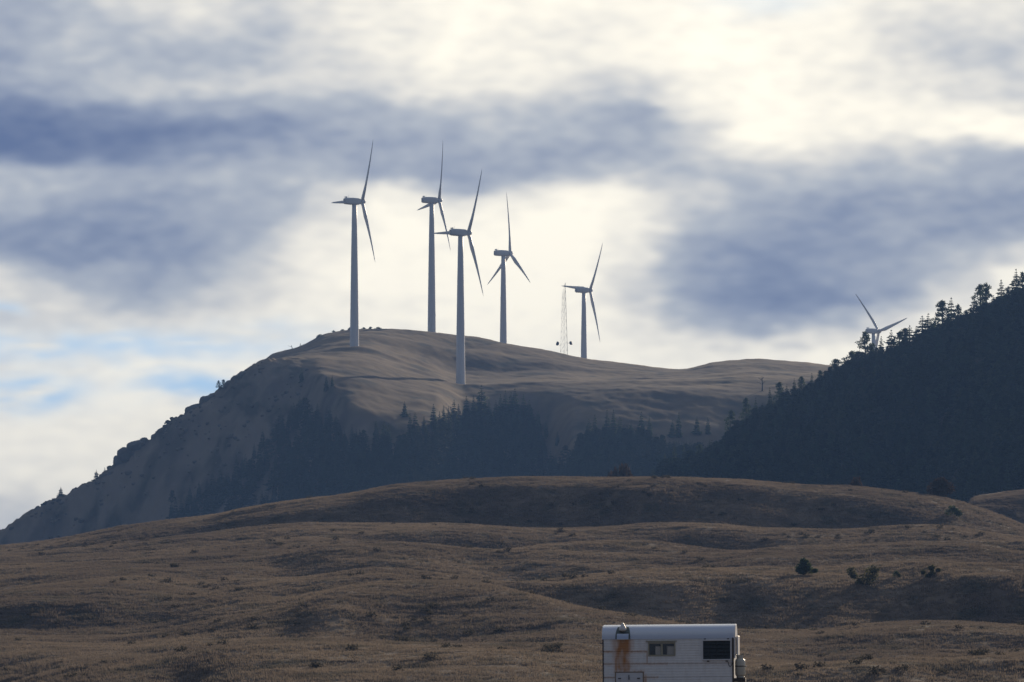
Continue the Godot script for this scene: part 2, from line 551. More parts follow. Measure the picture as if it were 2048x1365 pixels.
# ---------------------------------------------------------------- the sky
# how bright the cloud is (0 dark underside, 1 sunlit) by row, at columns every 128 photo pixels
const SKY_ROWS := [-120, 0, 100, 180, 215, 260, 300, 350, 400, 450, 500, 550, 600, 650, 700, 760, 850, 950, 1060]
const CLOUD := [
	[0.45, 0.5, 0.6, 0.6, 0.6, 0.65, 0.75, 0.8, 0.85, 0.8, 0.8, 0.8, 0.8, 0.8, 0.7, 0.65, 0.65],
	[0.35, 0.45, 0.58, 0.66, 0.6, 0.68, 0.78, 0.87, 0.86, 0.86, 0.84, 0.84, 0.8, 0.86, 0.76, 0.72, 0.72],
	[0.40, 0.47, 0.46, 0.46, 0.50, 0.6, 0.74, 0.86, 0.80, 0.74, 0.84, 0.93, 0.90, 0.80, 0.64, 0.56, 0.60],
	[0.26, 0.40, 0.52, 0.54, 0.56, 0.58, 0.68, 0.78, 0.76, 0.60, 0.58, 0.86, 0.92, 0.80, 0.76, 0.66, 0.62],
	[0.08, 0.16, 0.26, 0.34, 0.44, 0.46, 0.44, 0.54, 0.58, 0.46, 0.40, 0.76, 0.95, 0.88, 0.84, 0.78, 0.72],
	[0.03, 0.04, 0.08, 0.13, 0.22, 0.30, 0.38, 0.42, 0.48, 0.42, 0.38, 0.62, 0.92, 0.86, 0.86, 0.92, 0.92],
	[0.05, 0.07, 0.12, 0.22, 0.34, 0.40, 0.36, 0.38, 0.38, 0.36, 0.38, 0.54, 0.72, 0.66, 0.56, 0.50, 0.46],
	[0.50, 0.44, 0.40, 0.42, 0.44, 0.46, 0.40, 0.34, 0.40, 0.46, 0.50, 0.52, 0.52, 0.50, 0.44, 0.38, 0.36],
	[0.46, 0.38, 0.34, 0.38, 0.44, 0.66, 0.84, 0.70, 0.78, 0.88, 0.78, 0.58, 0.40, 0.34, 0.34, 0.30, 0.30],
	[0.30, 0.25, 0.26, 0.32, 0.40, 0.74, 0.95, 0.90, 0.96, 0.97, 0.86, 0.50, 0.33, 0.30, 0.34, 0.34, 0.38],
	[0.28, 0.24, 0.26, 0.34, 0.50, 0.80, 0.96, 0.92, 0.97, 0.97, 0.76, 0.38, 0.28, 0.32, 0.38, 0.44, 0.58],
	[0.66, 0.42, 0.35, 0.40, 0.58, 0.85, 0.95, 0.95, 0.96, 0.95, 0.70, 0.28, 0.20, 0.28, 0.38, 0.56, 0.88],
	[0.74, 0.62, 0.48, 0.56, 0.70, 0.82, 0.88, 0.94, 0.95, 0.90, 0.60, 0.27, 0.17, 0.20, 0.32, 0.68, 0.92],
	[0.66, 0.64, 0.68, 0.74, 0.80, 0.84, 0.86, 0.90, 0.92, 0.90, 0.76, 0.44, 0.36, 0.44, 0.66, 0.92, 0.95],
	[0.78, 0.80, 0.84, 0.86, 0.88, 0.88, 0.90, 0.92, 0.93, 0.92, 0.88, 0.82, 0.84, 0.90, 0.95, 0.95, 0.95],
	[0.86, 0.88, 0.90, 0.92, 0.92, 0.92, 0.92, 0.92, 0.92, 0.92, 0.92, 0.92, 0.92, 0.94, 0.95, 0.95, 0.95],
	[0.90, 0.92, 0.93, 0.92, 0.92, 0.92, 0.92, 0.92, 0.92, 0.92, 0.92, 0.92, 0.92, 0.92, 0.92, 0.92, 0.92],
	[0.86, 0.86, 0.86, 0.88, 0.88, 0.88, 0.88, 0.88, 0.88, 0.88, 0.88, 0.88, 0.88, 0.88, 0.88, 0.88, 0.88],
	[0.52, 0.60, 0.68, 0.74, 0.78, 0.78, 0.78, 0.78, 0.78, 0.78, 0.78, 0.78, 0.78, 0.78, 0.78, 0.78, 0.78],
]
const BLUE_GAPS := [[60, 705, 170, 30, 0.8], [250, 700, 150, 34, 0.75], [400, 690, 110, 34, 0.65], [560, 678, 130, 28, 0.5], [40, 785, 130, 34, 0.95], [400, 775, 120, 24, 0.9], [110, 770, 90, 20, 0.5], [1536, 4, 110, 26, 0.22], [10, 632, 40, 20, 0.5]]

func cloud_color(t: float) -> Vector3:
	var k := [Vector3(0.130, 0.180, 0.335), Vector3(0.305, 0.355, 0.48), Vector3(0.54, 0.575, 0.63), Vector3(0.92, 0.89, 0.82), Vector3(1.36, 1.27, 1.06)]
	var f := clampf(t, 0.0, 1.0) * 4.0
	var i := mini(int(f), 3)
	return k[i].lerp(k[i + 1], f - i)

func cloud_at(u: float, v: float) -> float:
	var x := clampf(u / 128.0, 0.0, 15.999)
	var c := int(x)
	var fx := smoothstep(0.0, 1.0, x - c)
	var r := 0
	while r < SKY_ROWS.size() - 2 and v > SKY_ROWS[r + 1]: r += 1
	var fy := clampf((v - SKY_ROWS[r]) / float(SKY_ROWS[r + 1] - SKY_ROWS[r]), 0.0, 1.0)
	fy = lerpf(fy, smoothstep(0.0, 1.0, fy), 0.6)
	return lerpf(lerpf(CLOUD[r][c], CLOUD[r][c + 1], fx), lerpf(CLOUD[r + 1][c], CLOUD[r + 1][c + 1], fx), fy)

# the same weather everywhere: a broken deck, brightest towards the sun
func open_sky(dir: Vector3, sun: Vector3) -> Vector3:
	var up := maxf(dir.y, 0.03)
	var p := dir / (up + 0.12)
	var t := 0.5 + 0.75 * n_sky.get_noise_3d(p.x * 60.0, 0.0, p.z * 60.0)
	var near := clampf(0.5 + 0.5 * dir.dot(sun), 0.0, 1.0)
	var glow := lerpf(0.26, 1.0, pow(near, 3.0))
	return cloud_color(t) * glow * Vector3(lerpf(0.74, 1.0, near), lerpf(0.90, 1.0, near), lerpf(1.22, 1.0, near))

func make_sky(sun: Vector3) -> PanoramaSkyMaterial:
	n_sky.seed = 5
	n_sky.frequency = 0.012
	n_sky.fractal_octaves = 4
	var W := 512
	var im := Image.create_empty(W, W / 2, false, Image.FORMAT_RGBF)
	for j in W / 2:
		var el := PI * (0.5 - (j + 0.5) / (W / 2))
		for i in W:
			var az := TAU * (i + 0.5) / W
			var c := open_sky(Vector3(sin(az) * cos(el), sin(el), -cos(az) * cos(el)), sun)
			if el < 0.0: c = Vector3(0.07, 0.062, 0.055)
			im.set_pixel(i, j, Color(c.x, c.y, c.z))
	var B := 4096
	im.resize(B, B, Image.INTERPOLATE_BILINEAR)
	var span := int(B * 15.0 / 360.0)
	for j in range(int(B * (90.0 - 14.0) / 180.0), int(B * 90.5 / 180.0)):
		var el := PI * (0.5 - (j + 0.5) / B)
		for k in range(-span, span):
			var az := TAU * (k + 0.5) / B
			var dir := Vector3(sin(az) * cos(el), sin(el), -cos(az) * cos(el))
			var u := 1024.0 + F * dir.x / -dir.z
			var v := V0 - F * dir.y / -dir.z
			var share := smoothstep(-620.0, -60.0, u) * smoothstep(2668.0, 2108.0, u) * smoothstep(-420.0, -60.0, v)
			if share <= 0.0 or el < 0.0: continue
			var wu := u + 46.0 * n_sky.get_noise_2d(u * 0.16, v * 0.42) + 24.0 * n_sky.get_noise_2d(u * 0.7 + 900.0, v * 1.5)
			var wv := v + 24.0 * n_sky.get_noise_2d(u * 0.16 + 400.0, v * 0.42) + 18.0 * n_sky.get_noise_2d(u * 0.7, v * 1.5 + 500.0)
			var t := cloud_at(wu, wv) * 1.06
			t += 0.085 * n_sky.get_noise_2d(u * 0.35, v * 0.85 + 70.0) + 0.10 * n_sky.get_noise_2d(u * 1.2 + 50.0, v * 2.4)
			t = lerpf(t, smoothstep(0.12, 0.88, t), 0.2)
			var c := cloud_color(t)
			var gap := 0.0
			for b in BLUE_GAPS:
				var q := Vector2((wu - b[0]) / b[2], (wv - b[1]) / b[3]).length_squared()
				gap = maxf(gap, 1.12 * b[4] * exp(-q * 0.9))
			gap *= clampf(0.95 + 1.3 * n_sky.get_noise_2d(u * 0.45 + 33.0, v * 2.2), 0.0, 1.0)
			c = c.lerp(Vector3(0.56, 0.82, 1.10), clampf(gap, 0.0, 1.0))
			var i := posmod(k, B)
			var old := im.get_pixel(i, j)
			c = Vector3(old.r, old.g, old.b).lerp(c, share)
			im.set_pixel(i, j, Color(c.x, c.y, c.z))
	var m := PanoramaSkyMaterial.new()
	m.panorama = ImageTexture.create_from_image(im)
	return m

# ---------------------------------------------------------------- wind turbine
func blade_mesh(length: float) -> ArrayMesh:
	var st := begin(true)
	var rings := []
	for i in 15:
		var t := i / 14.0
		var chord := lerpf(1.9, 1.9, t)
		if t < 0.06: chord = 1.9
		elif t < 0.22: chord = lerpf(1.9, 3.1, smoothstep(0.06, 0.22, t))
		else: chord = lerpf(3.1, 0.55, pow((t - 0.22) / 0.78, 0.85))
		if i == 14: chord = 0.12
		var thick := lerpf(1.0, 0.28, smoothstep(0.02, 0.24, t)) * (chord if t > 0.06 else 1.9)
		if t > 0.24: thick = chord * lerpf(0.28, 0.16, t)
		var twist := deg_to_rad(lerpf(16.0, 0.0, pow(t, 0.6)))
		var bend := -1.5 * t * t    # ahead of the rotor plane
		var ring := []
		for k in 10:
			var a := TAU * k / 10.0
			var x := cos(a) * chord * 0.5 - (chord - 1.9) * 0.22
			var z := sin(a) * thick * 0.5
			ring.append(Vector3(x * cos(twist) - z * sin(twist), 1.0 + t * (length - 1.0), x * sin(twist) + z * cos(twist) + bend))
		rings.append(ring)
	for i in 14:
		for k in 10:
			var m := (k + 1) % 10
			quad(st, rings[i][k], rings[i + 1][k], rings[i + 1][m], rings[i][m])
	for k in range(1, 9):
		tri(st, rings[14][0], rings[14][k + 1], rings[14][k])
	return done(st)

# built with its rotor axis along +z; turned so that +z becomes the wind's side
func make_turbine(white: Material, grey: Material) -> Node3D:
	var o := Node3D.new()
	o.name = "wind_turbine"
	var st := begin(true)
	lathe(st, [Vector2(2.5, -8.0), Vector2(2.48, 0.0), Vector2(2.3, 16.0), Vector2(2.1, 32.0), Vector2(1.8, 52.0), Vector2(1.5, 68.0), Vector2(1.3, 78.0), Vector2(0.0, 78.05)], 28)
	part("tower", done(st), white, o)
	for y in [26.0, 52.0]:
		st = begin(true)
		var r := 2.17 if y < 30.0 else 1.81
		lathe(st, [Vector2(r - 0.02, y - 0.12), Vector2(r + 0.05, y - 0.1), Vector2(r + 0.05, y + 0.1), Vector2(r - 0.02, y + 0.12)], 28)
		part("flange", done(st), white, o)
	# nacelle: rounded box loft
	st = begin(true)
	var rings := []
	for s in [[-6.2, 1.15, 1.05], [-6.0, 1.55, 1.45], [-5.2, 1.75, 1.75], [-1.0, 1.8, 1.9], [2.2, 1.7, 1.8], [3.1, 1.4, 1.5], [3.3, 1.1, 1.2]]:
		var ring := []
		for k in 20:
			var a := TAU * (k + 0.5) / 20.0
			var cx := signf(cos(a)) * pow(absf(cos(a)), 0.45)
			var cy := signf(sin(a)) * pow(absf(sin(a)), 0.45)
			ring.append(Vector3(cx * s[1], 80.0 + cy * s[2] - 0.1, s[0]))
		rings.append(ring)
	for i in rings.size() - 1:
		for k in 20:
			quad(st, rings[i][k], rings[i][(k + 1) % 20], rings[i + 1][(k + 1) % 20], rings[i + 1][k])
	for k in range(1, 19):
		tri(st, rings[0][0], rings[0][k], rings[0][k + 1])
		tri(st, rings[-1][0], rings[-1][k + 1], rings[-1][k])
	var nac := part("nacelle", done(st), white, o)
	st = begin()
	bx(st, Vector3(-0.9, 81.78, -5.6), Vector3(0.9, 82.3, -4.6), 0.08)
	part("vent_box", done(st), white, nac)
	st = begin(true)
	tube(st, [Vector3(0.5, 81.7, -3.4), Vector3(0.5, 83.2, -3.4)], [0.06, 0.05], 6)
	part("wind_sensor", done(st), grey, nac)
	# spinner
	var hub := Node3D.new()
	hub.name = "rotor"
	hub.position = Vector3(0, 80, 4.6)
	o.add_child(hub)
	st = begin(true)
	var pr := []
	for i in 9:
		var a := PI / 2 * i / 8.0
		pr.append(Vector2(1.55 * cos(a), 0.5 + 1.5 * sin(a)))
	lathe(st, [Vector2(1.2, -1.3), Vector2(1.5, -0.9), Vector2(1.58, 0.0)] + pr, 20)
	var sp := part("spinner", done(st), white, hub)
	sp.rotation.x = PI / 2
	var bm := blade_mesh(38.5)
	for k in 3:
		var b := part("blade", bm, white, hub)
		b.rotation.z = -TAU * k / 3.0
	return o

const SIZE := 0.667   # the drawing is of a machine with its hub 80 m up; these stand 53 m

func turbine(proto: Node3D, u: float, v: float, d: float, across: float, spin: float, label: String, tilt := 0.055) -> void:
	# the hub's place is known; the axis points to the right and away from the eye
	var o: Node3D = proto.duplicate()
	o.name = numbered("wind_turbine")
	add_child(o)
	var hub := at(u, v, d)
	var alpha := asin(across)
	var axis := Vector3(cos(alpha), 0, -sin(alpha))
	o.rotation.y = atan2(axis.x, axis.z)
	o.position = (hub - axis * 4.6 * SIZE) - Vector3(0, 80.0 * SIZE, 0)
	o.scale = Vector3.ONE * SIZE
	var rotor: Node3D = o.get_node("rotor")
	# with +z the axis, seen from the front; the eye sees it from behind, so a turn to the right is a turn about -(-z)
	rotor.rotation = Vector3(-tilt, 0, deg_to_rad(spin) + atan(sqrt(1.0 - across * across) * hub.y / d))
	tag(o, label, "wind turbine", "wind turbines on the mesa")

# ---------------------------------------------------------------- lattice mast
func build_mast(u: float, d: float, steel: Material, dark: Material) -> void:
	var base := at(u, 0, d)
	base.y = land(u, d) - 0.5
	var o := thing("lattice_mast", "thin steel lattice radio mast left of the fifth turbine tower", "mast", base)
	var H := height_of(566.0, d) - base.y
	var foot := [Vector3(-1.57, 0, 0.4), Vector3(1.57, 0, 0.6), Vector3(0.13, 0, -2.0)]
	var top := [Vector3(-0.67, H - 4.0, 0.2), Vector3(0.53, H, 0.27), Vector3(0.0, H - 4.0, -0.87)]
	for k in 3:
		var st := begin(true)
		var r := 0.09 if k == 1 else 0.035
		tube(st, [foot[k], top[k]], [r, r * 0.8], 6)
		part("leg", done(st), steel, o)
	var bays := 11
	for b in bays:
		var st := begin()
		var t0 := float(b) / bays
		var t1 := float(b + 1) / bays
		for k in 3:
			var m := (k + 1) % 3
			tube(st, [foot[k].lerp(top[k], t0), foot[m].lerp(top[m], t1)], [0.018, 0.018], 4, false)
			tube(st, [foot[m].lerp(top[m], t0), foot[k].lerp(top[k], t1)], [0.018, 0.018], 4, false)
			tube(st, [foot[k].lerp(top[k], t1), foot[m].lerp(top[m], t1)], [0.018, 0.018], 4, false)
		part("brace", done(st), steel, o)
	# two drum antennas on short arms
	for s in [[-1.0, 1115.5, 688.0, 1.6], [1.0, 1141.5, 687.0, 1.5]]:
		var p := at(s[1], s[2], d) - base
		p.z = 0.7
		var st := begin(true)
		lathe(st, [Vector2(0.2, -0.5), Vector2(0.6, -0.4), Vector2(s[3] * 0.5, -0.13), Vector2(s[3] * 0.5, 0.47), Vector2(s[3] * 0.47, 0.52), Vector2(0, 0.53)], 18)
		var drum := part("dish_antenna", done(st), dark, o)
		drum.position = p
		drum.rotation = Vector3(0.5, 0.0, -s[0] * 1.25)
		st = begin(true)
		var leg: Vector3 = foot[0].lerp(top[0], p.y / H) if s[0] < 0 else foot[1].lerp(top[1], p.y / H)
		tube(st, [leg - p, Vector3(0, 0, 0)], [0.06, 0.06], 5)
		var arm := part("arm", done(st), steel, drum)
		arm.rotation = Vector3.ZERO
		arm.transform = drum.transform.affine_inverse() * Transform3D(Basis(), p)

# ---------------------------------------------------------------- the camper
func rust_at(x: float, y: float) -> float:
	# stain that runs down from the flue flashing, and from seams and frames
	var n := n_mid.get_noise_2d(x * 160.0, y * 14.0)
	var n2 := n_fine.get_noise_2d(x * 60.0, y * 60.0)
	var r := 0.0
	var half := 0.175 + 0.03 * n
	if y < 2.415:
		var run := smoothstep(1.66, 1.80, y + 0.10 * n)
		r = smoothstep(half + 0.05, half - 0.07, absf(x + 0.935)) * run * (1.0 + 0.3 * n + 0.5 * n_fine.get_noise_2d(x * 22.0 + 9.0, y * 9.0)) * lerpf(0.72, 1.0, smoothstep(1.7, 2.3, y))
		r = maxf(r, 0.35 * smoothstep(half + 0.11, half, absf(x + 0.93)) * run * (0.8 + n))
	for s in [[2.150, 0.9, -1.4, -0.43], [1.894, 0.75, -1.4, 0.0], [1.894, 0.35, 0.0, 1.4], [1.612, 0.6, -1.4, -0.2]]:
		if x > s[2] and x < s[3]: r = maxf(r, s[1] * smoothstep(0.024, 0.006, absf(y - s[0])) * (0.75 + 0.5 * n2))
	r = maxf(r, 0.6 * smoothstep(0.016, 0.004, absf(x + 0.435)) * smoothstep(1.86, 1.9, y) * smoothstep(2.17, 2.12, y))
	r = maxf(r, 0.75 * smoothstep(0.05, 0.01, absf(x + 0.475 + 0.01 * n)) * smoothstep(1.35, 1.5, y) * smoothstep(1.72, 1.60, y))
	r = maxf(r, 0.7 * smoothstep(0.06, 0.01, absf(y - 1.735)) * smoothstep(-1.16, -1.1, x) * smoothstep(-0.46, -0.52, x) * (0.6 + n2))
	r = maxf(r, 0.10 * clampf(n2 + n * 0.6, 0.0, 1.0))
	return clampf(r, 0.0, 1.0)

func siding(x0: float, x1: float, y0: float, y1: float, z: float, holes: Array) -> ArrayMesh:
	var white := Color(0.80, 0.805, 0.81)
	var rust := Color(0.44, 0.20, 0.065)
	var st := begin()
	var laps := maxi(1, int(round((y1 - y0) / 0.0515)))
	var nx := maxi(1, int(round((x1 - x0) / 0.022)))
	for l in laps:
		var a := lerpf(y0, y1, float(l) / laps)
		var b := lerpf(y0, y1, float(l + 1) / laps)
		var prof := [Vector2(a, z), Vector2(a + 0.010, z + 0.0035), Vector2(b - 0.012, z + 0.001), Vector2(b, z)]
		for i in nx:
			var xa := lerpf(x0, x1, float(i) / nx)
			var xb := lerpf(x0, x1, float(i + 1) / nx)
			var cut := false
			for h in holes:
				if (xa + xb) * 0.5 > h[0] and (xa + xb) * 0.5 < h[1] and (a + b) * 0.5 > h[2] and (a + b) * 0.5 < h[3]: cut = true
			if cut: continue
			for p in 3:
				var q: Vector2 = prof[p]
				var w: Vector2 = prof[p + 1]
				var put := func(x: float, k: Vector2) -> void:
					var grime := 1.0 - 0.10 * clampf(n_fine.get_noise_2d(x * 30.0, k.x * 8.0) + 0.3, 0.0, 1.0)
					var c := (white * grime).lerp(rust, rust_at(x, k.x))
					st.set_color(c)
					st.add_vertex(Vector3(x, k.x, k.y))
				put.call(xa, q); put.call(xa, w); put.call(xb, w)
				put.call(xa, q); put.call(xb, w); put.call(xb, q)
	return done(st)

func frame_mesh(x0: float, x1: float, y0: float, y1: float, z0: float, z1: float, w: float, bevel := 0.004) -> ArrayMesh:
	var st := begin()
	bx(st, Vector3(x0, y0, z0), Vector3(x1, y0 + w, z1), bevel)
	bx(st, Vector3(x0, y1 - w, z0), Vector3(x1, y1, z1), bevel)
	bx(st, Vector3(x0, y0 + w, z0), Vector3(x0 + w, y1 - w, z1), bevel)
	bx(st, Vector3(x1 - w, y0 + w, z0), Vector3(x1, y1 - w, z1), bevel)
	return done(st)

func box_part(called: String, lo: Vector3, hi: Vector3, mat: Material, parent: Node, bevel := 0.0) -> MeshInstance3D:
	var st := begin()
	bx(st, lo, hi, bevel)
	return part(called, done(st), mat, parent)

func build_camper() -> void:
	var skin := paint_of_vertices(0.42)
	skin.metallic_specular = 0.5
	var metal := paint(Color(0.62, 0.63, 0.66), 0.34)
	metal.metallic_specular = 0.6
	var trim := paint(Color(0.05, 0.038, 0.035), 0.7)
	var cream := paint(Color(0.36, 0.34, 0.26), 0.6)
	var black := paint(Color(0.012, 0.013, 0.015), 0.5)
	var inside := paint(Color(0.045, 0.042, 0.045), 0.9)
	var cloth := paint(Color(0.62, 0.57, 0.50), 0.95)
	var glass := StandardMaterial3D.new()
	glass.transparency = BaseMaterial3D.TRANSPARENCY_ALPHA
	glass.albedo_color = Color(0.3, 0.33, 0.35, 0.04)
	glass.roughness = 0.05
	var o := thing("camper", "old white travel camper with a rust-streaked side and rounded roof edge", "camper", Vector3(3.342, 0.0, -91.0))
	o.rotation = Vector3(0, deg_to_rad(-5.4), deg_to_rad(0.45))
	var X := 1.358
	var Z := 1.0
	# side wall: panels between seams, dark corner trims
	var win := [-0.41, 0.15, 2.055, 2.335]
	var dark := [0.713, 1.302, 1.975, 2.365]
	part("siding_panel", siding(-X + 0.02, -0.436, 2.153, 2.413, Z, []), skin, o)
	part("siding_panel", siding(-X + 0.02, -0.436, 1.897, 2.150, Z, []), skin, o)
	part("siding_panel", siding(-0.433, X - 0.03, 1.897, 2.413, Z, [win, dark]), skin, o)
	part("siding_panel", siding(-X + 0.02, X - 0.03, 1.615, 1.893, Z, [[-1.09, -0.52, 1.2, 1.73]]), skin, o)
	part("siding_panel", siding(-X + 0.02, X - 0.03, 1.20, 1.611, Z, [[-1.09, -0.52, 1.2, 1.73]]), skin, o)
	part("siding_panel", siding(-X + 0.02, X - 0.03, 0.62, 1.196, Z, []), skin, o)
	# shell behind them, so that light cannot pass
	var st := begin()
	bx(st, Vector3(-X + 0.01, 0.6, -Z), Vector3(X - 0.012, 2.40, Z - 0.40))
	part("body", done(st), metal, o)
	for k in 6:   # backing between the holes
		var r: Array = [[-X + 0.015, -0.42, 1.75, 2.41], [-0.42, 0.16, 2.34, 2.41], [-0.42, 0.16, 1.75, 2.05], [0.16, 0.71, 1.75, 2.41], [1.305, X - 0.015, 1.75, 2.41], [-X + 0.015, X - 0.015, 0.62, 1.75]][k]
		box_part("wall_backing", Vector3(r[0], r[2], Z - 0.40), Vector3(r[1], r[3], Z - 0.02), inside, o)
	box_part("corner_trim", Vector3(-X - 0.004, 0.6, Z - 0.03), Vector3(-X + 0.022, 2.41, Z + 0.014), trim, o, 0.004)
	box_part("corner_trim", Vector3(X - 0.032, 0.6, Z - 0.03), Vector3(X + 0.003, 2.425, Z + 0.016), trim, o, 0.004)
	# roof: an arched sheet whose edge rolls down over the side
	st = begin(true)
	var arc := []
	for i in 13:
		var a := PI / 2 * i / 12.0
		arc.append(Vector2(Z + 0.012 - 0.42 * (1.0 - cos(a)), 2.405 + 0.292 * sin(a)))
	arc.append(Vector2(0.2, 2.715))
	arc.append(Vector2(-0.2, 2.715))
	for i in range(12, -1, -1):
		arc.append(Vector2(-arc[i].x, arc[i].y))
	for i in arc.size() - 1:
		for s in 8:
			var xa := lerpf(-X - 0.012, X + 0.004, s / 8.0)
			var xb := lerpf(-X - 0.012, X + 0.004, (s + 1) / 8.0)
			quad(st, Vector3(xa, arc[i].y, arc[i].x), Vector3(xa, arc[i + 1].y, arc[i + 1].x), Vector3(xb, arc[i + 1].y, arc[i + 1].x), Vector3(xb, arc[i].y, arc[i].x))
	var roof_paint := paint(Color(0.56, 0.60, 0.68), 0.3, 0.3)
	part("roof", done(st), roof_paint, o)
	for side in [-1.0, 1.0]:
		st = begin()
		var xe: float = -X - 0.004 if side < 0 else X - 0.004
		for i in arc.size() - 1:
			tri(st, Vector3(xe, 2.4, 0), Vector3(xe, arc[i].y - 0.004, arc[i].x), Vector3(xe, arc[i + 1].y - 0.004, arc[i + 1].x))
		part("roof_end", done(st), metal, o)
	# moulding that frames the right end wall
	st = begin()
	for i in 13:
		var a: Vector2 = arc[i]
		var b: Vector2 = arc[i + 1]
		quad(st, Vector3(X + 0.004, a.y, a.x + 0.004), Vector3(X + 0.034, a.y - 0.006, a.x - 0.002), Vector3(X + 0.034, b.y - 0.006, b.x - 0.002), Vector3(X + 0.004, b.y + 0.004, b.x))
		quad(st, Vector3(X + 0.034, a.y - 0.006, a.x - 0.002), Vector3(X + 0.034, a.y - 0.03, a.x - 0.035), Vector3(X + 0.034, b.y - 0.035, b.x - 0.03), Vector3(X + 0.034, b.y - 0.006, b.x - 0.002))
	bx(st, Vector3(X + 0.004, 2.0, Z - 0.06), Vector3(X + 0.034, 2.40, Z + 0.006), 0.005)
	part("end_moulding", done(st), metal, o)
	# window in the end wall: frame and its propped cover
	part("end_window_frame", frame_mesh_end(X, 2.05, 2.44), metal, o)
	box_part("end_window_cover", Vector3(X + 0.06, 2.06, 0.15), Vector3(X + 0.09, 2.46, 0.93), metal, o, 0.006)
	# flue: flashing, plate, pipe and cap
	st = begin(true)
	var pl := [0, 1, 2, 3, 4, 5, 6, 7, 8]
	for i in pl.size() - 1:
		var a: Vector2 = arc[pl[i]]
		var b: Vector2 = arc[pl[i + 1]]
		var wa: float = 0.155 - 0.0007 * pl[i] * pl[i]
		var wb: float = 0.155 - 0.0007 * pl[i + 1] * pl[i + 1]
		for q in [-1.0, 1.0]:
			var p0 := Vector3(-0.935, a.y + 0.006, a.x + 0.012)
			var p1 := Vector3(-0.935, b.y + 0.008, b.x + 0.01)
			quad(st, p0, p0 + Vector3(q * wa, 0, 0), p1 + Vector3(q * wb, 0, 0), p1)
	var flue := part("flue_flashing", done(st), paint(Color(0.10, 0.125, 0.12), 0.7), o)
	st = begin(true)
	for i in 3:
		var a: Vector2 = arc[i]
		var b: Vector2 = arc[i + 1]
		quad(st, Vector3(-1.06, a.y + 0.002, a.x + 0.024), Vector3(-1.06, b.y + 0.004, b.x + 0.022), Vector3(-0.815, b.y + 0.004, b.x + 0.022), Vector3(-0.815, a.y + 0.002, a.x + 0.024))
	part("metal_plate", done(st), paint(Color(0.48, 0.55, 0.68), 0.28, 0.5), flue)
	box_part("plate_lip", Vector3(-1.06, 2.398, Z + 0.01), Vector3(-0.815, 2.412, Z + 0.045), paint(Color(0.62, 0.62, 0.58), 0.5), flue, 0.003)
	st = begin(true)
	tube(st, [Vector3(-0.94, 2.52, 0.80), Vector3(-0.94, 2.735, 0.80)], [0.052, 0.052], 14)
	var pipe := part("flue_pipe", done(st), trim, o)
	st = begin(true)
	lathe(st, [Vector2(0.0, -0.05), Vector2(0.05, -0.042), Vector2(0.074, -0.02), Vector2(0.078, 0.0), Vector2(0.066, 0.035), Vector2(0.045, 0.075), Vector2(0.024, 0.11), Vector2(0.006, 0.138), Vector2(0.0, 0.14)], 20, Vector3(-0.94, 2.615, 0.93))
	part("flue_cap", done(st), paint(Color(0.66, 0.66, 0.66), 0.4), pipe)
	# sliding window
	var w := part("window_frame", frame_mesh(win[0] - 0.004, win[1] + 0.004, win[2] - 0.002, win[3] + 0.006, Z - 0.02, Z + 0.022, 0.026), cream, o)
	box_part("mullion", Vector3(-0.150, 2.08, Z - 0.014), Vector3(-0.108, 2.312, Z + 0.016), cream, w, 0.004)
	box_part("drip_rail", Vector3(-0.46, 2.352, Z + 0.004), Vector3(0.185, 2.372, Z + 0.035), cream, w, 0.004)
	for g in [[-0.384, -0.152], [-0.106, 0.126]]:
		box_part("pane", Vector3(g[0], 2.081, Z - 0.012), Vector3(g[1], 2.314, Z - 0.009), glass, w)
	for c in [[-0.265, -0.160, 2.08, 2.255], [-0.138, -0.110, 2.07, 2.262], [-0.028, -0.014, 2.07, 2.262], [-0.008, 0.122, 2.07, 2.256]]:
		st = begin(true)
		var folds := maxi(2, int((c[1] - c[0]) / 0.012))
		for i in folds:
			var xa := lerpf(c[0], c[1], float(i) / folds)
			var xb := lerpf(c[0], c[1], float(i + 1) / folds)
			var za := Z - 0.07 + 0.006 * (i % 2)
			var zb := Z - 0.07 + 0.006 * ((i + 1) % 2)
			quad(st, Vector3(xa, c[2], za), Vector3(xa, c[3], za), Vector3(xb, c[3], zb), Vector3(xb, c[2], zb))
		part("curtain", done(st), cloth, w)
	box_part("window_recess", Vector3(-0.419, 2.051, Z - 0.399), Vector3(0.159, 2.339, Z - 0.38), inside, w)
	# dark louvred window on the right
	var v := part("dark_window_frame", frame_mesh(dark[0] - 0.012, dark[1] + 0.012, dark[2] - 0.022, dark[3] + 0.018, Z - 0.02, Z + 0.03, 0.026), metal, o)
	box_part("dark_window_back", Vector3(dark[0], dark[2], Z - 0.06), Vector3(dark[1], dark[3], Z - 0.05), black, v)
	for i in 5:
		var y: float = lerpf(dark[2] + 0.006, dark[3] - 0.08, i / 4.0)
		st = begin()
		quad(st, Vector3(dark[0] + 0.015, y, Z + 0.012), Vector3(dark[0] + 0.015, y + 0.074, Z - 0.012), Vector3(dark[1] - 0.015, y + 0.074, Z - 0.012), Vector3(dark[1] - 0.015, y, Z + 0.012))
		bx(st, Vector3(dark[0] + 0.015, y - 0.004, Z + 0.008), Vector3(dark[1] - 0.015, y, Z + 0.014))
		part("glass_slat", done(st), paint(Color(0.016, 0.02, 0.022), 0.4), v)
	for i in 3:
		var x: float = lerpf(dark[0], dark[1], (i + 1) / 4.0)
		box_part("slat_bar", Vector3(x - 0.004, dark[2] + 0.004, Z + 0.014), Vector3(x + 0.004, dark[3] - 0.009, Z + 0.02), paint(Color(0.03, 0.034, 0.036), 0.6), v)
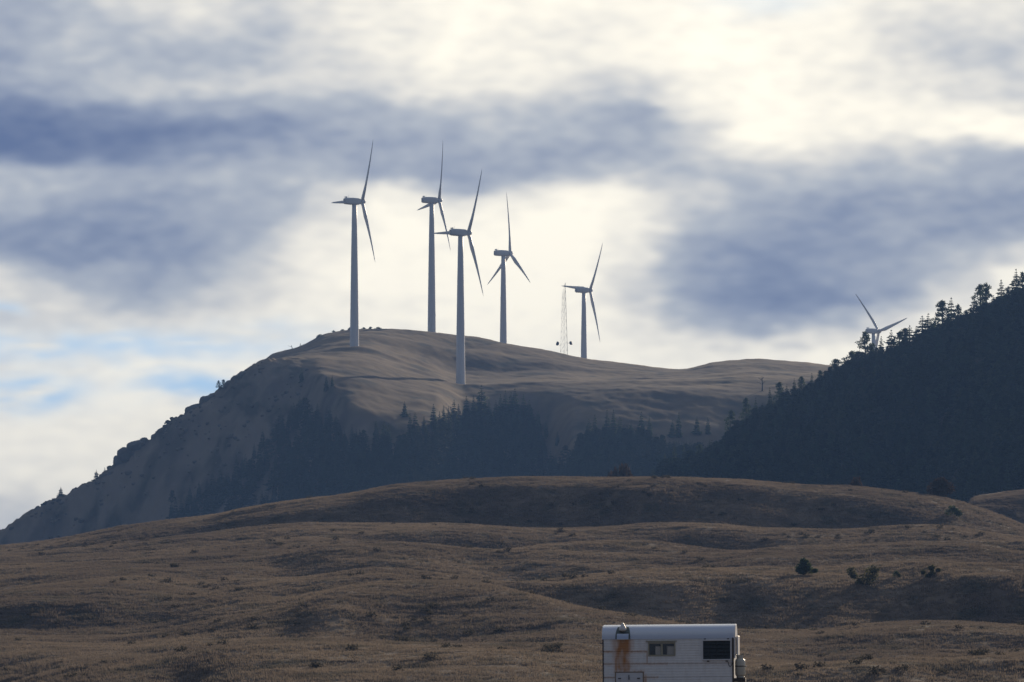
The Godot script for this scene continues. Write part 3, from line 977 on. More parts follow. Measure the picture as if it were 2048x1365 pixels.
	for x in [0.765, 1.245]:
		box_part("hinge", Vector3(x - 0.022, 2.390, Z + 0.004), Vector3(x + 0.022, 2.408, Z + 0.022), trim, v)
	for x in [0.83, 1.215]:
		box_part("latch", Vector3(x - 0.024, 1.928, Z + 0.006), Vector3(x + 0.024, 1.948, Z + 0.026), trim, v)
	st = begin(true)
	var loop := []
	for i in 12:
		var a := PI * i / 11.0
		loop.append(Vector3(1.285 - 0.042 * cos(a), 1.93 - 0.105 * sin(a) , Z + 0.018))
	var radii := []
	radii.resize(12)
	radii.fill(0.006)
	tube(st, loop, radii, 5)
	part("hanging_cable", done(st), trim, o)
	# hatch at the lower left
	var h := part("hatch_frame", frame_mesh(-1.105, -0.506, 1.20, 1.735, Z - 0.01, Z + 0.016, 0.022), paint(Color(0.24, 0.18, 0.13), 0.7), o)
	box_part("hatch_door", Vector3(-1.083, 1.222, Z - 0.01), Vector3(-0.528, 1.713, Z + 0.012), metal, h, 0.004)
	box_part("hatch_panel", Vector3(-0.985, 1.23, Z + 0.012), Vector3(-0.64, 1.638, Z + 0.02), metal, h, 0.004)
	box_part("handle", Vector3(-0.822, 1.565, Z + 0.02), Vector3(-0.806, 1.668, Z + 0.045), black, h, 0.003)
	for x in [-1.01, -0.615]:
		box_part("hatch_latch", Vector3(x - 0.03, 1.585, Z + 0.012), Vector3(x + 0.03, 1.606, Z + 0.034), trim, h, 0.003)
	# bracket that carries the gas bottle, floor, wheels
	box_part("bottle_bracket", Vector3(X - 0.01, 1.50, 0.70), Vector3(X + 0.24, 1.585, 0.99), trim, o, 0.006)
	box_part("chassis", Vector3(-X, 0.48, -Z + 0.1), Vector3(X + 0.7, 0.6, Z - 0.1), trim, o, 0.01)
	for s in [-1.0, 1.0]:
		st = begin(true)
		lathe(st, [Vector2(0.19, -0.09), Vector2(0.3, -0.1), Vector2(0.34, -0.06), Vector2(0.34, 0.06), Vector2(0.3, 0.1), Vector2(0.19, 0.09)], 26)
		var wheel := part("wheel", done(st), black, o)
		wheel.position = Vector3(-0.1, 0.34, s * (Z - 0.02))
		wheel.rotation.x = PI / 2
		st = begin(true)
		lathe(st, [Vector2(0.0, 0.05), Vector2(0.1, 0.06), Vector2(0.19, 0.09), Vector2(0.19, -0.09), Vector2(0.0, -0.09)], 20)
		part("rim", done(st), metal, wheel)
	# the gas bottle on its bracket
	var tank := thing("gas_bottle", "pale steel gas bottle strapped to the camper's right end", "gas bottle", o.transform * Vector3(X + 0.127, 1.585, 0.86))
	tank.rotation = o.rotation
	var steel := paint(Color(0.52, 0.50, 0.43), 0.38)
	st = begin(true)
	lathe(st, [Vector2(0.0, 0.025), Vector2(0.06, 0.028), Vector2(0.09, 0.045), Vector2(0.106, 0.08), Vector2(0.106, 0.34), Vector2(0.098, 0.375), Vector2(0.07, 0.405), Vector2(0.03, 0.418), Vector2(0.0, 0.42)], 26)
	part("cylinder", done(st), steel, tank)
	st = begin(true)
	lathe(st, [Vector2(0.075, 0.0), Vector2(0.08, 0.0), Vector2(0.08, 0.05), Vector2(0.075, 0.05)], 20)
	part("foot_ring", done(st), steel, tank)
	st = begin(true)
	for k in 15:
		var a0 := TAU * (k + 2) / 20.0
		var a1 := TAU * (k + 3) / 20.0
		quad(st, Vector3(cos(a0) * 0.072, 0.395, sin(a0) * 0.072), Vector3(cos(a0) * 0.076, 0.475, sin(a0) * 0.076), Vector3(cos(a1) * 0.076, 0.475, sin(a1) * 0.076), Vector3(cos(a1) * 0.072, 0.395, sin(a1) * 0.072))
	part("collar", done(st), steel, tank)
	st = begin(true)
	tube(st, [Vector3(0, 0.41, 0), Vector3(0, 0.455, 0)], [0.018, 0.016], 8)
	tube(st, [Vector3(0, 0.455, 0), Vector3(0, 0.48, 0)], [0.018, 0.018], 10)
	part("valve", done(st), paint(Color(0.32, 0.22, 0.10), 0.4, 0.8), tank)
	st = begin(true)
	lathe(st, [Vector2(0.1065, 0.235), Vector2(0.110, 0.236), Vector2(0.110, 0.254), Vector2(0.1065, 0.255)], 26)
	var strap := part("strap", done(st), trim, tank)
	st = begin(true)
	tube(st, [Vector3(0.108, 0.245, 0.02), Vector3(0.142, 0.245, 0.02)], [0.011, 0.009], 8)
	part("strap_bolt", done(st), paint(Color(0.6, 0.6, 0.6), 0.3, 0.8), strap)

func frame_mesh_end(X: float, y0: float, y1: float) -> ArrayMesh:
	var st := begin()
	bx(st, Vector3(X, y0, 0.10), Vector3(X + 0.03, y0 + 0.03, 0.9), 0.004)
	bx(st, Vector3(X, y1 - 0.03, 0.10), Vector3(X + 0.06, y1, 0.9), 0.004)
	bx(st, Vector3(X, y0 + 0.03, 0.10), Vector3(X + 0.03, y1 - 0.03, 0.14), 0.004)
	bx(st, Vector3(X, y0 + 0.03, 0.86), Vector3(X + 0.03, y1 - 0.03, 0.9), 0.004)
	return done(st)

# ================================================================ the scene
func _ready() -> void:
	rng.seed = 20240611
	for n in [[n_big, 11, 1.0 / 62.0, 3], [n_mid, 23, 1.0 / 15.0, 3], [n_fine, 31, 1.0 / 3.2, 2], [n_patch, 47, 1.0 / 40.0, 4]]:
		n[0].seed = n[1]
		n[0].frequency = n[2]
		n[0].fractal_octaves = n[3]
	# camera
	var cam := Camera3D.new()
	cam.name = "camera"
	cam.projection = Camera3D.PROJECTION_FRUSTUM
	cam.near = 0.5
	cam.far = 6000.0
	cam.size = 2.0 * cam.near * 682.5 / F
	cam.frustum_offset = Vector2(0, (V0 - 682.5) / F * cam.near)
	cam.position = Vector3(0, EYE, 0)
	add_child(cam)
	cam.current = true
	# sun: ahead, to the right, behind broken cloud
	var elevation := deg_to_rad(14.5)
	var azimuth := deg_to_rad(22.0)
	var to_sun := Vector3(sin(azimuth) * cos(elevation), sin(elevation), -cos(azimuth) * cos(elevation))
	var sun := DirectionalLight3D.new()
	sun.name = "sun"
	sun.light_color = Color(1.0, 0.915, 0.80)
	sun.light_energy = 1.6
	sun.light_angular_distance = 0.6
	sun.shadow_enabled = true
	add_child(sun)
	sun.look_at_from_position(Vector3.ZERO, -to_sun)
	# sky, air, exposure
	var env := Environment.new()
	env.background_mode = Environment.BG_SKY
	env.sky = Sky.new()
	env.sky.sky_material = make_sky(to_sun)
	env.background_energy_multiplier = 1.0
	env.tonemap_mode = Environment.TONE_MAPPER_LINEAR
	env.tonemap_exposure = 1.0
	env.fog_enabled = true
	env.fog_density = 0.00016
	env.fog_light_color = Color(0.56, 0.74, 1.0)
	env.sdfgi_enabled = true
	env.ssao_enabled = true
	env.ssil_enabled = true
	var we := WorldEnvironment.new()
	we.name = "environment"
	we.environment = env
	add_child(we)

	# ---- land
	for u in [-5200.0, -3400.0, -2200.0, -1500.0, -1000.0, -650.0, -400.0, -280.0]: cols.append(u)
	first_fine = cols.size()
	for i in 613: cols.append(-200.0 + STEP * i)
	for u in [2330.0, 2450.0, 2700.0, 3050.0, 3550.0, 4250.0, 5450.0, 7250.0]: cols.append(u)
	for c in cols.size(): profile(cols[c])
	finish_profiles()
	var soil := paint_of_vertices()
	var rows := PackedFloat32Array()
	var d := 200.0
	while d < 250.0:
		rows.append(d)
		d += 5.0
	while d < 700.0:
		rows.append(d)
		d += 0.9
	rows.append(720.0)
	rows.append(740.0)
	sheet("grassy_hill", "dry grassy hill rising in low ridges behind the camper", rows, grass_tint, soil)
	rows = PackedFloat32Array()
	d = 740.0
	while d <= 1240.0:
		rows.append(d)
		d += 6.25
	sheet("wooded_hill", "dark wooded hillside and valley between the grassy hill and the mesa", rows, wood_tint, soil)
	rows = PackedFloat32Array()
	d = 1240.0
	while d < 1740.0:
		rows.append(d)
		d += 2.5
	while d <= 3400.0:
		rows.append(d)
		d += 20.0
	sheet("mesa", "flat-topped dry hill that carries the wind turbines", rows, mesa_tint, soil)
	var gm := PlaneMesh.new()
	gm.size = Vector2(1600, 700)
	gm.subdivide_width = 40
	gm.subdivide_depth = 20
	var plain := part("ground", gm, paint(Color(0.15, 0.118, 0.08), 0.95), self)
	plain.position = Vector3(0, -0.02, 150.5)
	tag(plain, "flat dry ground round the camper", "", "", "structure")

	# ---- turbines
	var white := paint(Color(0.74, 0.75, 0.76), 0.5)
	var grey := paint(Color(0.16, 0.17, 0.18), 0.6)
	var tp := make_turbine(white, grey)
	turbine(tp, 724, 403.5, 1586, 0.44, -90.5, "white wind turbine farthest left, its foot beside the shrubs of the mesa top")
	turbine(tp, 878, 401, 1733, 0.33, 21.5, "tall wind turbine second from left, its foot on the mesa's crest")
	turbine(tp, 936.5, 466, 1533, 0.47, -90.0, "nearest wind turbine, standing lowest on the mesa above the conifer clump")
	turbine(tp, 1020, 507, 1833, 0.41, -1.0, "wind turbine with one blade upright, between the nearest turbine and the radio mast")
	turbine(tp, 1180, 581, 1944, 0.45, 35.0, "short-looking distant wind turbine right beside the lattice radio mast")
	turbine(tp, 1758, 663, 2089, 0.51, -44.0, "wind turbine half hidden behind the wooded hill at the right")
	tp.free()
	build_mast(1128.0, 1755.0, paint(Color(0.17, 0.17, 0.175), 0.6), paint(Color(0.05, 0.05, 0.055), 0.7))

	# ---- camper
	build_camper()

	# ---- trees that can be told apart
	var bark := paint(Color(0.055, 0.042, 0.032), 0.95)
	var dead := paint(Color(0.07, 0.062, 0.055), 0.95)
	var green := paint_of_vertices(0.9)
	green.albedo_color = Color(0.030, 0.043, 0.026).linear_to_srgb()
	green.backlight_enabled = true
	green.backlight = Color(0.25, 0.3, 0.2)
	var olive := paint_of_vertices(0.9)
	olive.albedo_color = Color(0.050, 0.055, 0.034).linear_to_srgb()
	olive.backlight_enabled = true
	olive.backlight = Color(0.3, 0.3, 0.2)
	var russet := paint_of_vertices(0.9)
	russet.albedo_color = Color(0.050, 0.034, 0.022).linear_to_srgb()
	russet.backlight_enabled = true
	russet.backlight = Color(0.2, 0.16, 0.12)
	var shapes := [conifer(0.17, 20, 0.3), conifer(0.22, 19, 0.45), conifer(0.14, 22, 0.35), pine(0.19, 20), pine(0.24, 17)]
	var protos := []
	for s in shapes: protos.append(make_tree("proto", s, bark, green))
	var snags := [make_tree("proto", [snag(2)], dead, green), make_tree("proto", [snag(9)], dead, green)]

	# on the left slope of the mesa: column, row of the top, row of the foot
	for t in [[121, 974, 1004, 1, 1.9, "lone conifer low on the mesa's left slope, against the sky"],
			[192, 940, 968, 1, 1.9, "dark conifer on the left slope below the rock step"],
			[209, 935, 955, 0, 1.5, "tiny conifer just uphill of a larger one on the left slope"],
			[437, 761, 783, 3, 1.3, "left pine of the close pair among the cliff rocks"],
			[447, 759, 781, 3, 1.3, "right pine of the close pair among the cliff rocks"]]:
		var dd := 1499.0
		var p := at(t[0], t[2], dd)
		p.y = land(t[0], dd) - 0.4
		plant(protos[t[3]], "conifer", t[5], "tree", p, height_of(t[1], dd) - p.y, t[4])
	for t in [[587, 690, 710, 0, 0.22, "leaning dead trunk on the mesa's left shoulder"], [600, 687, 704, 1, 0.0, "upright dead tree with stubs on the mesa's left shoulder"], [613, 688, 697, 0, -0.1, "short dead stem nearest the dark shrubs of the mesa's shoulder"]]:
		var dd := 1700.0
		var p := at(t[0], t[2], dd)
		p.y = minf(land(t[0], dd), p.y)
		plant(snags[t[3]], "dead_tree", t[5], "dead tree", p, height_of(t[1], dd) - p.y, 2.2, "", t[4])
	# bare tree at the edge of the right-hand wood
	var sp := at(1525, 800, 1475)
	sp.y = land(1525, 1475)
	plant(snags[1], "dead_tree", "bare branching tree at the left edge of the right-hand wood", "dead tree", sp, height_of(753, 1475) - sp.y, 1.7)
	# shrubs and low trees at the mesa's left crest
	var low := bush([[-0.3, 0.4, 0.1, 0.34], [0.3, 0.5, 0, 0.34], [0.0, 0.7, -0.1, 0.3], [0.5, 0.3, 0.1, 0.25]], 0.12, 60)
	var low_bush := make_tree("proto", low, bark, green)
	for t in [[640, 673, "dark shrub at the left end of the mesa's crest scrub", 1.3], [668, 664, "rounded shrub left of the farthest-left turbine tower", 1.3], [684, 661, "bushy shrub beside the farthest-left turbine tower", 1.1], [702, 655, "tallest shrub touching the left edge of the farthest-left tower", 0.8], [727, 658, "shrub touching the right edge of the farthest-left tower", 1.0], [740, 656, "second shrub to the right of the farthest-left tower", 1.0], [756, 660, "shrub at the right end of the mesa's crest scrub", 1.5]]:
		var dd := 1712.0
		var p := at(t[0], 700, dd)
		p.y = land(t[0], dd) - 0.3
		plant(low_bush, "shrub", t[2], "shrub", p, maxf(1.7, height_of(t[1], dd) - p.y + 0.6), t[3], "shrubs on the mesa's crest")

	# conifers of the gully, by column and row of the top
	var gully := [[603, 735, 8.0, 0, "conifer highest on the dark left face of the mesa"], [652, 752, 8.0, 2, "thin conifer at the edge of the sunlit grass, left of the gully"], [664, 750, 6.5, 2, "small conifer just right of the thin one at the grass edge"],
		[752, 842, 12, 0, "first conifer of the gully's upper edge, from the left"], [768, 843, 13, 1, "second conifer of the gully's upper edge, from the left"], [777, 846, 11, 2, "third conifer of the gully's upper edge, from the left"],
		[809, 803, 8, 1, "small lone conifer on the grass above the gully"], [820, 826, 12, 2, "slender conifer below the small lone one"], [830, 825, 13, 0, "conifer right of the slender one below the lone tree"], [848, 832, 10, 2, "short conifer left of the main conifer clump"],
		[867, 808, 14, 0, "leftmost tall conifer of the main clump"], [879, 822, 10, 2, "small conifer between two taller ones, left in the clump"], [887, 811, 13, 2, "narrow spire second in the main clump"], [897, 813, 12, 2, "narrow spire third in the main clump"], [908, 799, 16, 0, "full conifer left of the clump's centre"], [917, 808, 13, 2, "narrow conifer close behind the full one"],
		[933, 792, 17, 0, "broad conifer below the nearest turbine's foot"], [947, 791, 15, 2, "slim conifer between the broad one and the tallest"], [963, 770, 20, 1, "tallest conifer of the clump, right of the nearest turbine's foot"], [978, 800, 13, 0, "conifer on the right flank of the tallest one"], [992, 800, 13, 1, "low conifer in the dip of the clump"], [1001, 788, 15, 2, "pointed conifer starting the clump's right half"],
		[1011, 781, 16, 2, "tall narrow conifer in the clump's right half"], [1022, 784, 16, 0, "conifer left of the right half's highest"], [1030, 777, 18, 1, "highest conifer in the clump's right half"], [1047, 788, 15, 0, "conifer near the clump's right end"], [1058, 800, 13, 1, "rightmost full conifer of the clump"], [1076, 822, 10, 1, "small conifer past the clump's right end"], [1092, 846, 9, 1, "low conifer on the bare slope right of the clump"],
		[1115, 863, 8, 2, "lone small conifer on the bare slope between two clumps"], [1178, 838, 11, 1, "leftmost conifer of the second clump"], [1190, 829, 13, 0, "rounded conifer in the second clump"], [1214, 820, 15, 2, "left of the two spires topping the second clump"], [1227, 819, 15, 2, "right of the two spires topping the second clump"], [1240, 833, 12, 0, "conifer right of the two spires"], [1262, 843, 10, 1, "low conifer in the gap of the second clump"], [1283, 823, 15, 0, "tall conifer near the second clump's right end"], [1299, 832, 12, 2, "last conifer of the second clump"],
		[1345, 840, 9, 1, "left small conifer on the shaded slope"], [1358, 825, 13, 2, "pointed conifer standing clear on the shaded slope"], [1394, 833, 9, 1, "faint conifer right of the pointed one on the shaded slope"], [1416, 834, 9, 2, "faint conifer nearest the right-hand wood"]]
	for g in gully:
		var lo := 1256.0
		var hi := 1520.0
		var best := hi
		d = lo
		while d < hi:
			if row_of(land(g[0], d) + g[2] * 0.667, d) <= g[1]:
				best = d
				break
			d += 2.0
		var p := at(g[0], 0, best)
		p.y = land(g[0], best) - 0.3
		plant(protos[g[3]], "conifer", g[4], "tree", p, height_of(g[1], best) - p.y, rng.randf_range(1.25, 1.6))

	# the skyline and left edge of the wooded hill
	var ordinal := ["first", "second", "third", "fourth", "fifth", "sixth", "seventh", "eighth", "ninth", "tenth", "eleventh", "twelfth", "thirteenth", "fourteenth", "fifteenth", "sixteenth", "seventeenth", "eighteenth", "nineteenth", "twentieth", "twenty-first", "twenty-second", "twenty-third", "twenty-fourth", "twenty-fifth", "twenty-sixth", "twenty-seventh", "twenty-eighth", "twenty-ninth", "thirtieth", "thirty-first", "thirty-second", "thirty-third"]
	var edge := [[1330, 903, 2, 1.0], [1349, 882, 2, 1.0], [1368, 883, 2, 0.9], [1400, 888, 3, 1.0], [1420, 878, 0, 1.0], [1462, 819, 3, 0.9], [1476, 845, 1, 1.0], [1493, 794, 3, 0.8], [1512, 795, 1, 0.8], [1540, 775, 0, 1.0], [1560, 763, 3, 1.0], [1574, 768, 1, 1.0], [1589, 756, 1, 1.0], [1604, 752, 3, 1.0], [1624, 746, 0, 1.2], [1640, 740, 3, 1.0]]
	for i in edge.size():
		var e: Array = edge[i]
		var dd := 1150.0
		var p := at(e[0], 0, dd)
		p.y = land(e[0], dd) - 0.3
		var tall := clampf(height_of(e[1], dd) - p.y, 3.4, 15.0)
		plant(protos[e[2]], "conifer", "%s conifer from the left along the wooded hill's lower left edge" % ordinal[i], "tree", p, tall, e[3] * (0.75 if tall > 11.0 else 1.0))
	var sky_trees := [[1671, 717, 3, 1.3], [1690, 716, 4, 1.2], [1704, 701, 3, 1.3], [1716, 702, 4, 1.2], [1731, 662, 4, 0.85], [1744, 690, 3, 1.0], [1763, 672, 2, 0.8], [1783, 659, 2, 0.9], [1800, 662, 3, 1.2], [1812, 655, 3, 1.0], [1820, 650, 0, 1.1], [1833, 652, 1, 1.0], [1845, 631, 0, 1.2], [1857, 626, 3, 0.9], [1868, 645, 3, 1.0], [1886, 599, 3, 0.95], [1903, 594, 3, 0.8], [1917, 608, 4, 0.8], [1932, 620, 3, 1.0], [1947, 598, 3, 0.9], [1961, 567, 3, 0.85], [1974, 565, 4, 0.7], [1988, 590, 1, 1.0], [2003, 559, 2, 1.0], [2017, 572, 4, 0.8], [2033, 537, 1, 0.75], [2046, 543, 4, 0.75]]
	for i in sky_trees.size():
		var e: Array = sky_trees[i]
		var dd := 1150.0 + (i % 3) * 4.0
		var p := at(e[0], 0, dd)
		p.y = land(e[0], dd) - 0.3
		var label: String = "%s tree from the left along the wooded hill's skyline" % ordinal[i]
		if i == 4: label = "sparse gappy pine in front of the half-hidden wind turbine"
		var kind_of: int = e[2] if i % 3 != 1 or i == 4 else i % 2
		plant(protos[kind_of], "conifer", label, "tree", p, height_of(e[1], dd) - p.y, e[3] * (1.3 if kind_of >= 3 else 1.9))

	# bushes on the grassy hill
	var shrub_a := make_tree("proto", bush([[-0.12, 0.45, 0.0, 0.36], [0.1, 0.62, 0.05, 0.36], [-0.2, 0.3, 0.1, 0.28], [0.22, 0.35, -0.1, 0.3], [0.62, 0.28, 0.0, 0.13], [0.0, 0.8, 0.0, 0.22]], 0.10, 110), bark, green)
	var shrub_b := make_tree("proto", bush([[-0.75, 0.62, 0.0, 0.24], [-0.65, 0.42, 0.1, 0.18], [0.15, 0.62, 0.0, 0.30], [0.42, 0.7, 0.1, 0.26], [0.36, 0.4, 0.0, 0.28], [-0.15, 0.3, 0.0, 0.28], [0.1, 0.1, 0.1, 0.36], [-0.35, 0.15, 0.0, 0.2]], 0.09, 60), bark, olive)
	var shrub_c := make_tree("proto", bush([[0.05, 0.78, 0.0, 0.22], [-0.5, 0.45, 0.0, 0.15], [0.5, 0.6, 0.0, 0.15], [0.1, 0.35, 0.0, 0.28], [0.3, 0.2, 0.1, 0.24], [-0.2, 0.2, 0.0, 0.2]], 0.11, 90), bark, olive)
	var round_tree := make_tree("proto", bush([[0, 0.62, 0, 0.36], [-0.3, 0.5, 0, 0.3], [0.32, 0.52, 0, 0.3], [0, 0.4, 0.2, 0.34], [0.1, 0.8, 0, 0.22], [-0.15, 0.75, 0.1, 0.2]], 0.09, 110), bark, russet)
	for t in [[1608, 1117, 1152, shrub_a, 1.0, "dense dark bush, the largest on the pale grass band"], [1733, 1127, 1172, shrub_b, 0.9, "wide many-stemmed bush in the middle of the pale band's edge"], [1793, 1141, 1158, low_bush, 0.8, "smallest bush on the pale grass band"], [1862, 1130, 1160, shrub_c, 1.05, "open gappy bush farthest right on the pale band"],
			[1906, 1010, 1036, low_bush, 1.0, "dark low bush on the grassy hill's right shoulder"], [1881, 955, 996, round_tree, 0.95, "rounded reddish-brown tree on the grassy hill's crest at right"]]:
		var dd := seen(t[0], t[2], 250.0, 650.0, 1.0)
		var p := at(t[0], t[2], dd)
		p.y = land(t[0], dd) - 0.05
		var o := plant(t[3], "bush" if t[3] != round_tree else "round_tree", t[5], "bush" if t[3] != round_tree else "tree", p, height_of(t[1], dd) - p.y, t[4])
		o.rotation.y = 0.0
	for t in [[1240, 930, 800.0, "orange-leaved bush just behind the grassy hill's crest"], [1714, 956, 700.0, "small yellow-brown bush behind the grassy hill's crest"]]:
		var p := at(t[0], 0, t[2])
		p.y = land(t[0], t[2])
		plant(round_tree, "round_tree", t[3], "bush", p, height_of(t[1], t[2]) - p.y, 0.5)

	# ---- rocks of the left ridge: column, row, half width, half height, depth (m)
	var stone := paint(Color(0.10, 0.09, 0.08), 0.95)
	var ri := 0
	for r in [[240, 917, 3.6, 5.0, "blocky rock face at the foot of the stepped ridge"], [252, 900, 4.6, 4.2, "dark rock step above the blocky face"], [272, 886, 5.2, 3.2, "long rock slab leading up to a notch"], [288, 880, 2.6, 3.4, "pointed rock at the notch of the ridge"],
			[382, 818, 3.4, 4.6, "square crag with an overhanging left edge"], [392, 812, 4.0, 2.8, "low rock behind the square crag"], [411, 798, 3.2, 4.2, "upright crag below the pair of pines"], [424, 794, 4.0, 3.0, "rounded rock at the pines' foot"], [462, 766, 3.2, 3.6, "ledge rock above the pair of pines"], [474, 756, 3.4, 3.8, "upper ledge rock near the mesa's shoulder"], [488, 747, 3.6, 2.8, "topmost rock of the stepped ridge"], [312, 870, 2.6, 1.8, "small rock right of the notch"], [341, 851, 2.4, 1.6, "small rock midway between notch and square crag"], [361, 836, 2.2, 2.0, "small rock just below the square crag"]]:
		var p := at(r[0], r[1] + r[3] * 2.6, 1496.0)
		var o := part("rock", boulder(100 + ri, Vector3(r[2] * 0.83, r[3] * 0.83, r[2])), stone, self)
		o.position = p
		o.rotation = Vector3(0, rng.randf_range(-0.4, 0.4), rng.randf_range(0.0, 0.3))
		tag(o, r[4], "rock", "rocks of the left ridge")
		ri += 1

	# broken stone strewn over the left face and along its edge
	var strewn := []
	var strewn_tone := PackedColorArray()
	for i in 1100:
		var u := rng.randf_range(20.0, 620.0)
		d = 1494.0 - 114.0 * pow(rng.randf(), 1.2) if i % 9 else rng.randf_range(1490.0, 1501.0)
		if u > 530.0 and d > 1470.0: continue
		if n_mid.get_noise_2d(u * 0.2, d * 0.4) < rng.randf_range(-0.5, 0.3): continue
		var r := rng.randf_range(0.2, 0.7) * (1.6 if rng.randf() < 0.12 else 1.0)
		var b := Basis.from_euler(Vector3(rng.randf_range(-0.4, 0.4), rng.randf() * TAU, rng.randf_range(-0.4, 0.4))).scaled(Vector3(r * 1.4, r, r * 1.2))
		strewn.append(Transform3D(b, Vector3((u - 1024.0) / F * d, land(u, d) + r * 0.15, -d)))
		strewn_tone.append(Color(0.13, 0.11, 0.09) * rng.randf_range(0.55, 1.3))
	many("scree", "broken stones strewn over the mesa's left face", boulder(77, Vector3.ONE), paint_of_vertices(), strewn, strewn_tone)

	# ---- the woods that read as one mass
	var spots := [[], [], [], [], []]
	var tones := [PackedColorArray(), PackedColorArray(), PackedColorArray(), PackedColorArray(), PackedColorArray()]
	var canopy := [380, 960, 480, 900, 560, 815, 610, 785, 650, 800, 700, 836, 760, 860, 800, 858, 840, 842, 880, 830, 930, 812, 1000, 808, 1060, 815, 1090, 860, 1130, 885, 1170, 855, 1200, 846, 1240, 845, 1300, 852, 1340, 870, 1440, 880]
	var tries := 0
	var made := 0
	while made < 2600 and tries < 40000:
		tries += 1
		var u := rng.randf_range(330.0, 1480.0)
		d = rng.randf_range(1262.0, 1490.0)
		var dens := 1.0
		if u < 560.0: dens = 0.16
		elif u < 700.0: dens = 0.5
		elif u > 1085.0 and u < 1160.0: dens = 0.45
		if rng.randf() > dens: continue
		var tall := rng.randf_range(5.0, 9.5)
		var y := land(u, d)
		var v := row_of(y + tall, d)
		if v < curve(canopy, u) + 6.0 * rng.randf(): continue
		if v > curve(CRESTS[5][1], u) + 4.0: continue
		var k: int = [0, 1, 2, 0, 1, 2, 3][rng.randi() % 7]
		var w := tall * rng.randf_range(1.15, 1.6)
		spots[k].append(Transform3D(Basis(Vector3.UP, rng.randf() * TAU).scaled(Vector3(w, tall, w)), Vector3((u - 1024.0) / F * d, y - 0.3, -d)))
		var g := rng.randf_range(0.7, 1.4)
		tones[k].append(Color(g * rng.randf_range(0.9, 1.25), g, g * rng.randf_range(0.85, 1.1)))
		made += 1
	made = 0
	tries = 0
	while made < 4400 and tries < 40000:
		tries += 1
		var u := rng.randf_range(1270.0, 2200.0)
		d = sqrt(rng.randf_range(850.0 * 850.0, 1170.0 * 1170.0))
		if u > 1900.0 and d < 905.0 + 20.0 * n_mid.get_noise_2d(u, d): continue
		if u < 1400.0 and d < 1000.0 and rng.randf() < 0.3: continue
		var tall := rng.randf_range(4.8, 7.8) * lerpf(0.7, 1.0, smoothstep(850.0, 950.0, d))
		if d > 1115.0: tall *= 0.72
		var y := land(u, d)
		var k: int = [0, 1, 2, 3, 4, 1, 3][rng.randi() % 7]
		var w := tall * rng.randf_range(1.15, 1.6)
		spots[k].append(Transform3D(Basis(Vector3.UP, rng.randf() * TAU).scaled(Vector3(w, tall, w)), Vector3((u - 1024.0) / F * d, y - 0.3, -d)))
		var g := rng.randf_range(0.5, 2.0)
		tones[k].append(Color(g * rng.randf_range(0.9, 1.3), g, g * rng.randf_range(0.85, 1.1)))
		made += 1
	# smaller trees that close the ridge line
	for i in 420:
		var u := rng.randf_range(1480.0, 2120.0)
		d = rng.randf_range(1128.0, 1172.0)
		var tall := rng.randf_range(3.0, 5.6)
		if u < 1700.0: tall *= 0.75
		var k: int = [0, 1, 3, 4, 2][rng.randi() % 5]
		var w := tall * rng.randf_range(1.3, 1.9)
		spots[k].append(Transform3D(Basis(Vector3.UP, rng.randf() * TAU).scaled(Vector3(w, tall, w)), Vector3((u - 1024.0) / F * d, land(u, d) - 0.3, -d)))
		tones[k].append(Color.WHITE * rng.randf_range(0.7, 1.4))
	var kinds := ["broad conifers", "ragged conifers", "slender conifers", "dark pines", "wide pines"]
	for k in 5:
		many("forest", "mass of %s covering the gully and the wooded hillside" % kinds[k], shapes[k][1], green, spots[k], tones[k])

	# ---- grass tufts and sagebrush of the near hill
	# one instance is a patch of short grass about a metre across
	var tuft := begin()
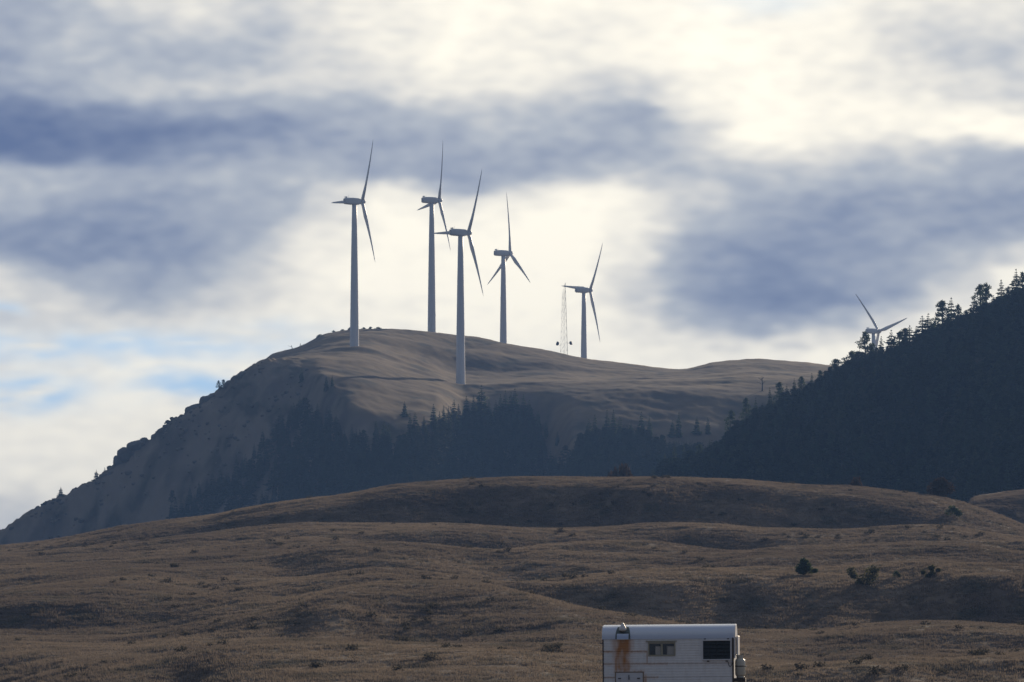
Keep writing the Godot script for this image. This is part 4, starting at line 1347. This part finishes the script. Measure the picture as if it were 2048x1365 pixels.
	for i in 16:
		var c := Vector3(rng.randf_range(-0.6, 0.6), 0, rng.randf_range(-0.6, 0.6))
		for j in 3:
			var a := rng.randf() * TAU
			var p := c + Vector3(cos(a), 0, sin(a)) * rng.randf_range(0.0, 0.16)
			var s := Vector3(-sin(a), 0, cos(a)) * 0.03
			tri(tuft, p - s + Vector3(0, -0.12, 0), p * 1.05 + Vector3(rng.randf_range(-0.05, 0.05), rng.randf_range(0.05, 0.13), rng.randf_range(-0.05, 0.05)), p + s + Vector3(0, -0.12, 0))
	var straw := paint_of_vertices(0.9)
	straw.backlight_enabled = true
	straw.backlight = Color(0.9, 0.9, 0.9)
	var gs := []
	var gc := PackedColorArray()
	for i in 230000:
		var u := rng.randf_range(-20.0, 2068.0)
		d = sqrt(rng.randf_range(255.0 * 255.0, 760.0 * 760.0))
		if d > 690.0 and u < 1850.0: continue
		var x := (u - 1024.0) / F * d
		var h := rng.randf_range(0.6, 1.5)
		var thick := n_mid.get_noise_2d(x * 0.8 + 20.0, d * 0.6) + 0.4
		if thick < 0.25 * rng.randf(): h *= 0.6
		gs.append(Transform3D(Basis(Vector3.UP, rng.randf() * TAU).scaled(Vector3(1.1, h, 1.1)), Vector3(x, land(u, d), -d)))
		var g := rng.randf_range(0.88, 1.14)
		gc.append(grass_tint(u, x, d).lerp(Color(0.235, 0.198, 0.158), 0.36) * g * 1.2)
	many("grass", "dry straw-coloured grass tufts covering the near hill", done(tuft), straw, gs, gc)
	var sage := begin()
	leafy(sage, Vector3(0, 0.35, 0), Vector3(0.6, 0.4, 0.6), 60, 0.28)
	gs = []
	gc = PackedColorArray()
	tries = 0
	while gs.size() < 450 and tries < 40000:
		tries += 1
		var u := rng.randf_range(-20.0, 2068.0)
		d = sqrt(rng.randf_range(265.0 * 265.0, 650.0 * 650.0))
		var x := (u - 1024.0) / F * d
		if n_patch.get_noise_2d(x * 1.4 + 700.0, d) < 0.08 + 0.25 * rng.randf(): continue
		var h := rng.randf_range(0.3, 0.7)
		gs.append(Transform3D(Basis(Vector3.UP, rng.randf() * TAU).scaled(Vector3(h * 1.3, h, h * 1.3)), Vector3(x, land(u, d), -d)))
		var g := rng.randf_range(0.7, 1.3)
		gc.append(Color(0.066, 0.060, 0.046) * g)
	many("sagebrush", "low dark sagebrush dotted over the near hill", done(sage), straw, gs, gc)
	for p in protos + snags + [low_bush, shrub_a, shrub_b, shrub_c, round_tree]: p.free()
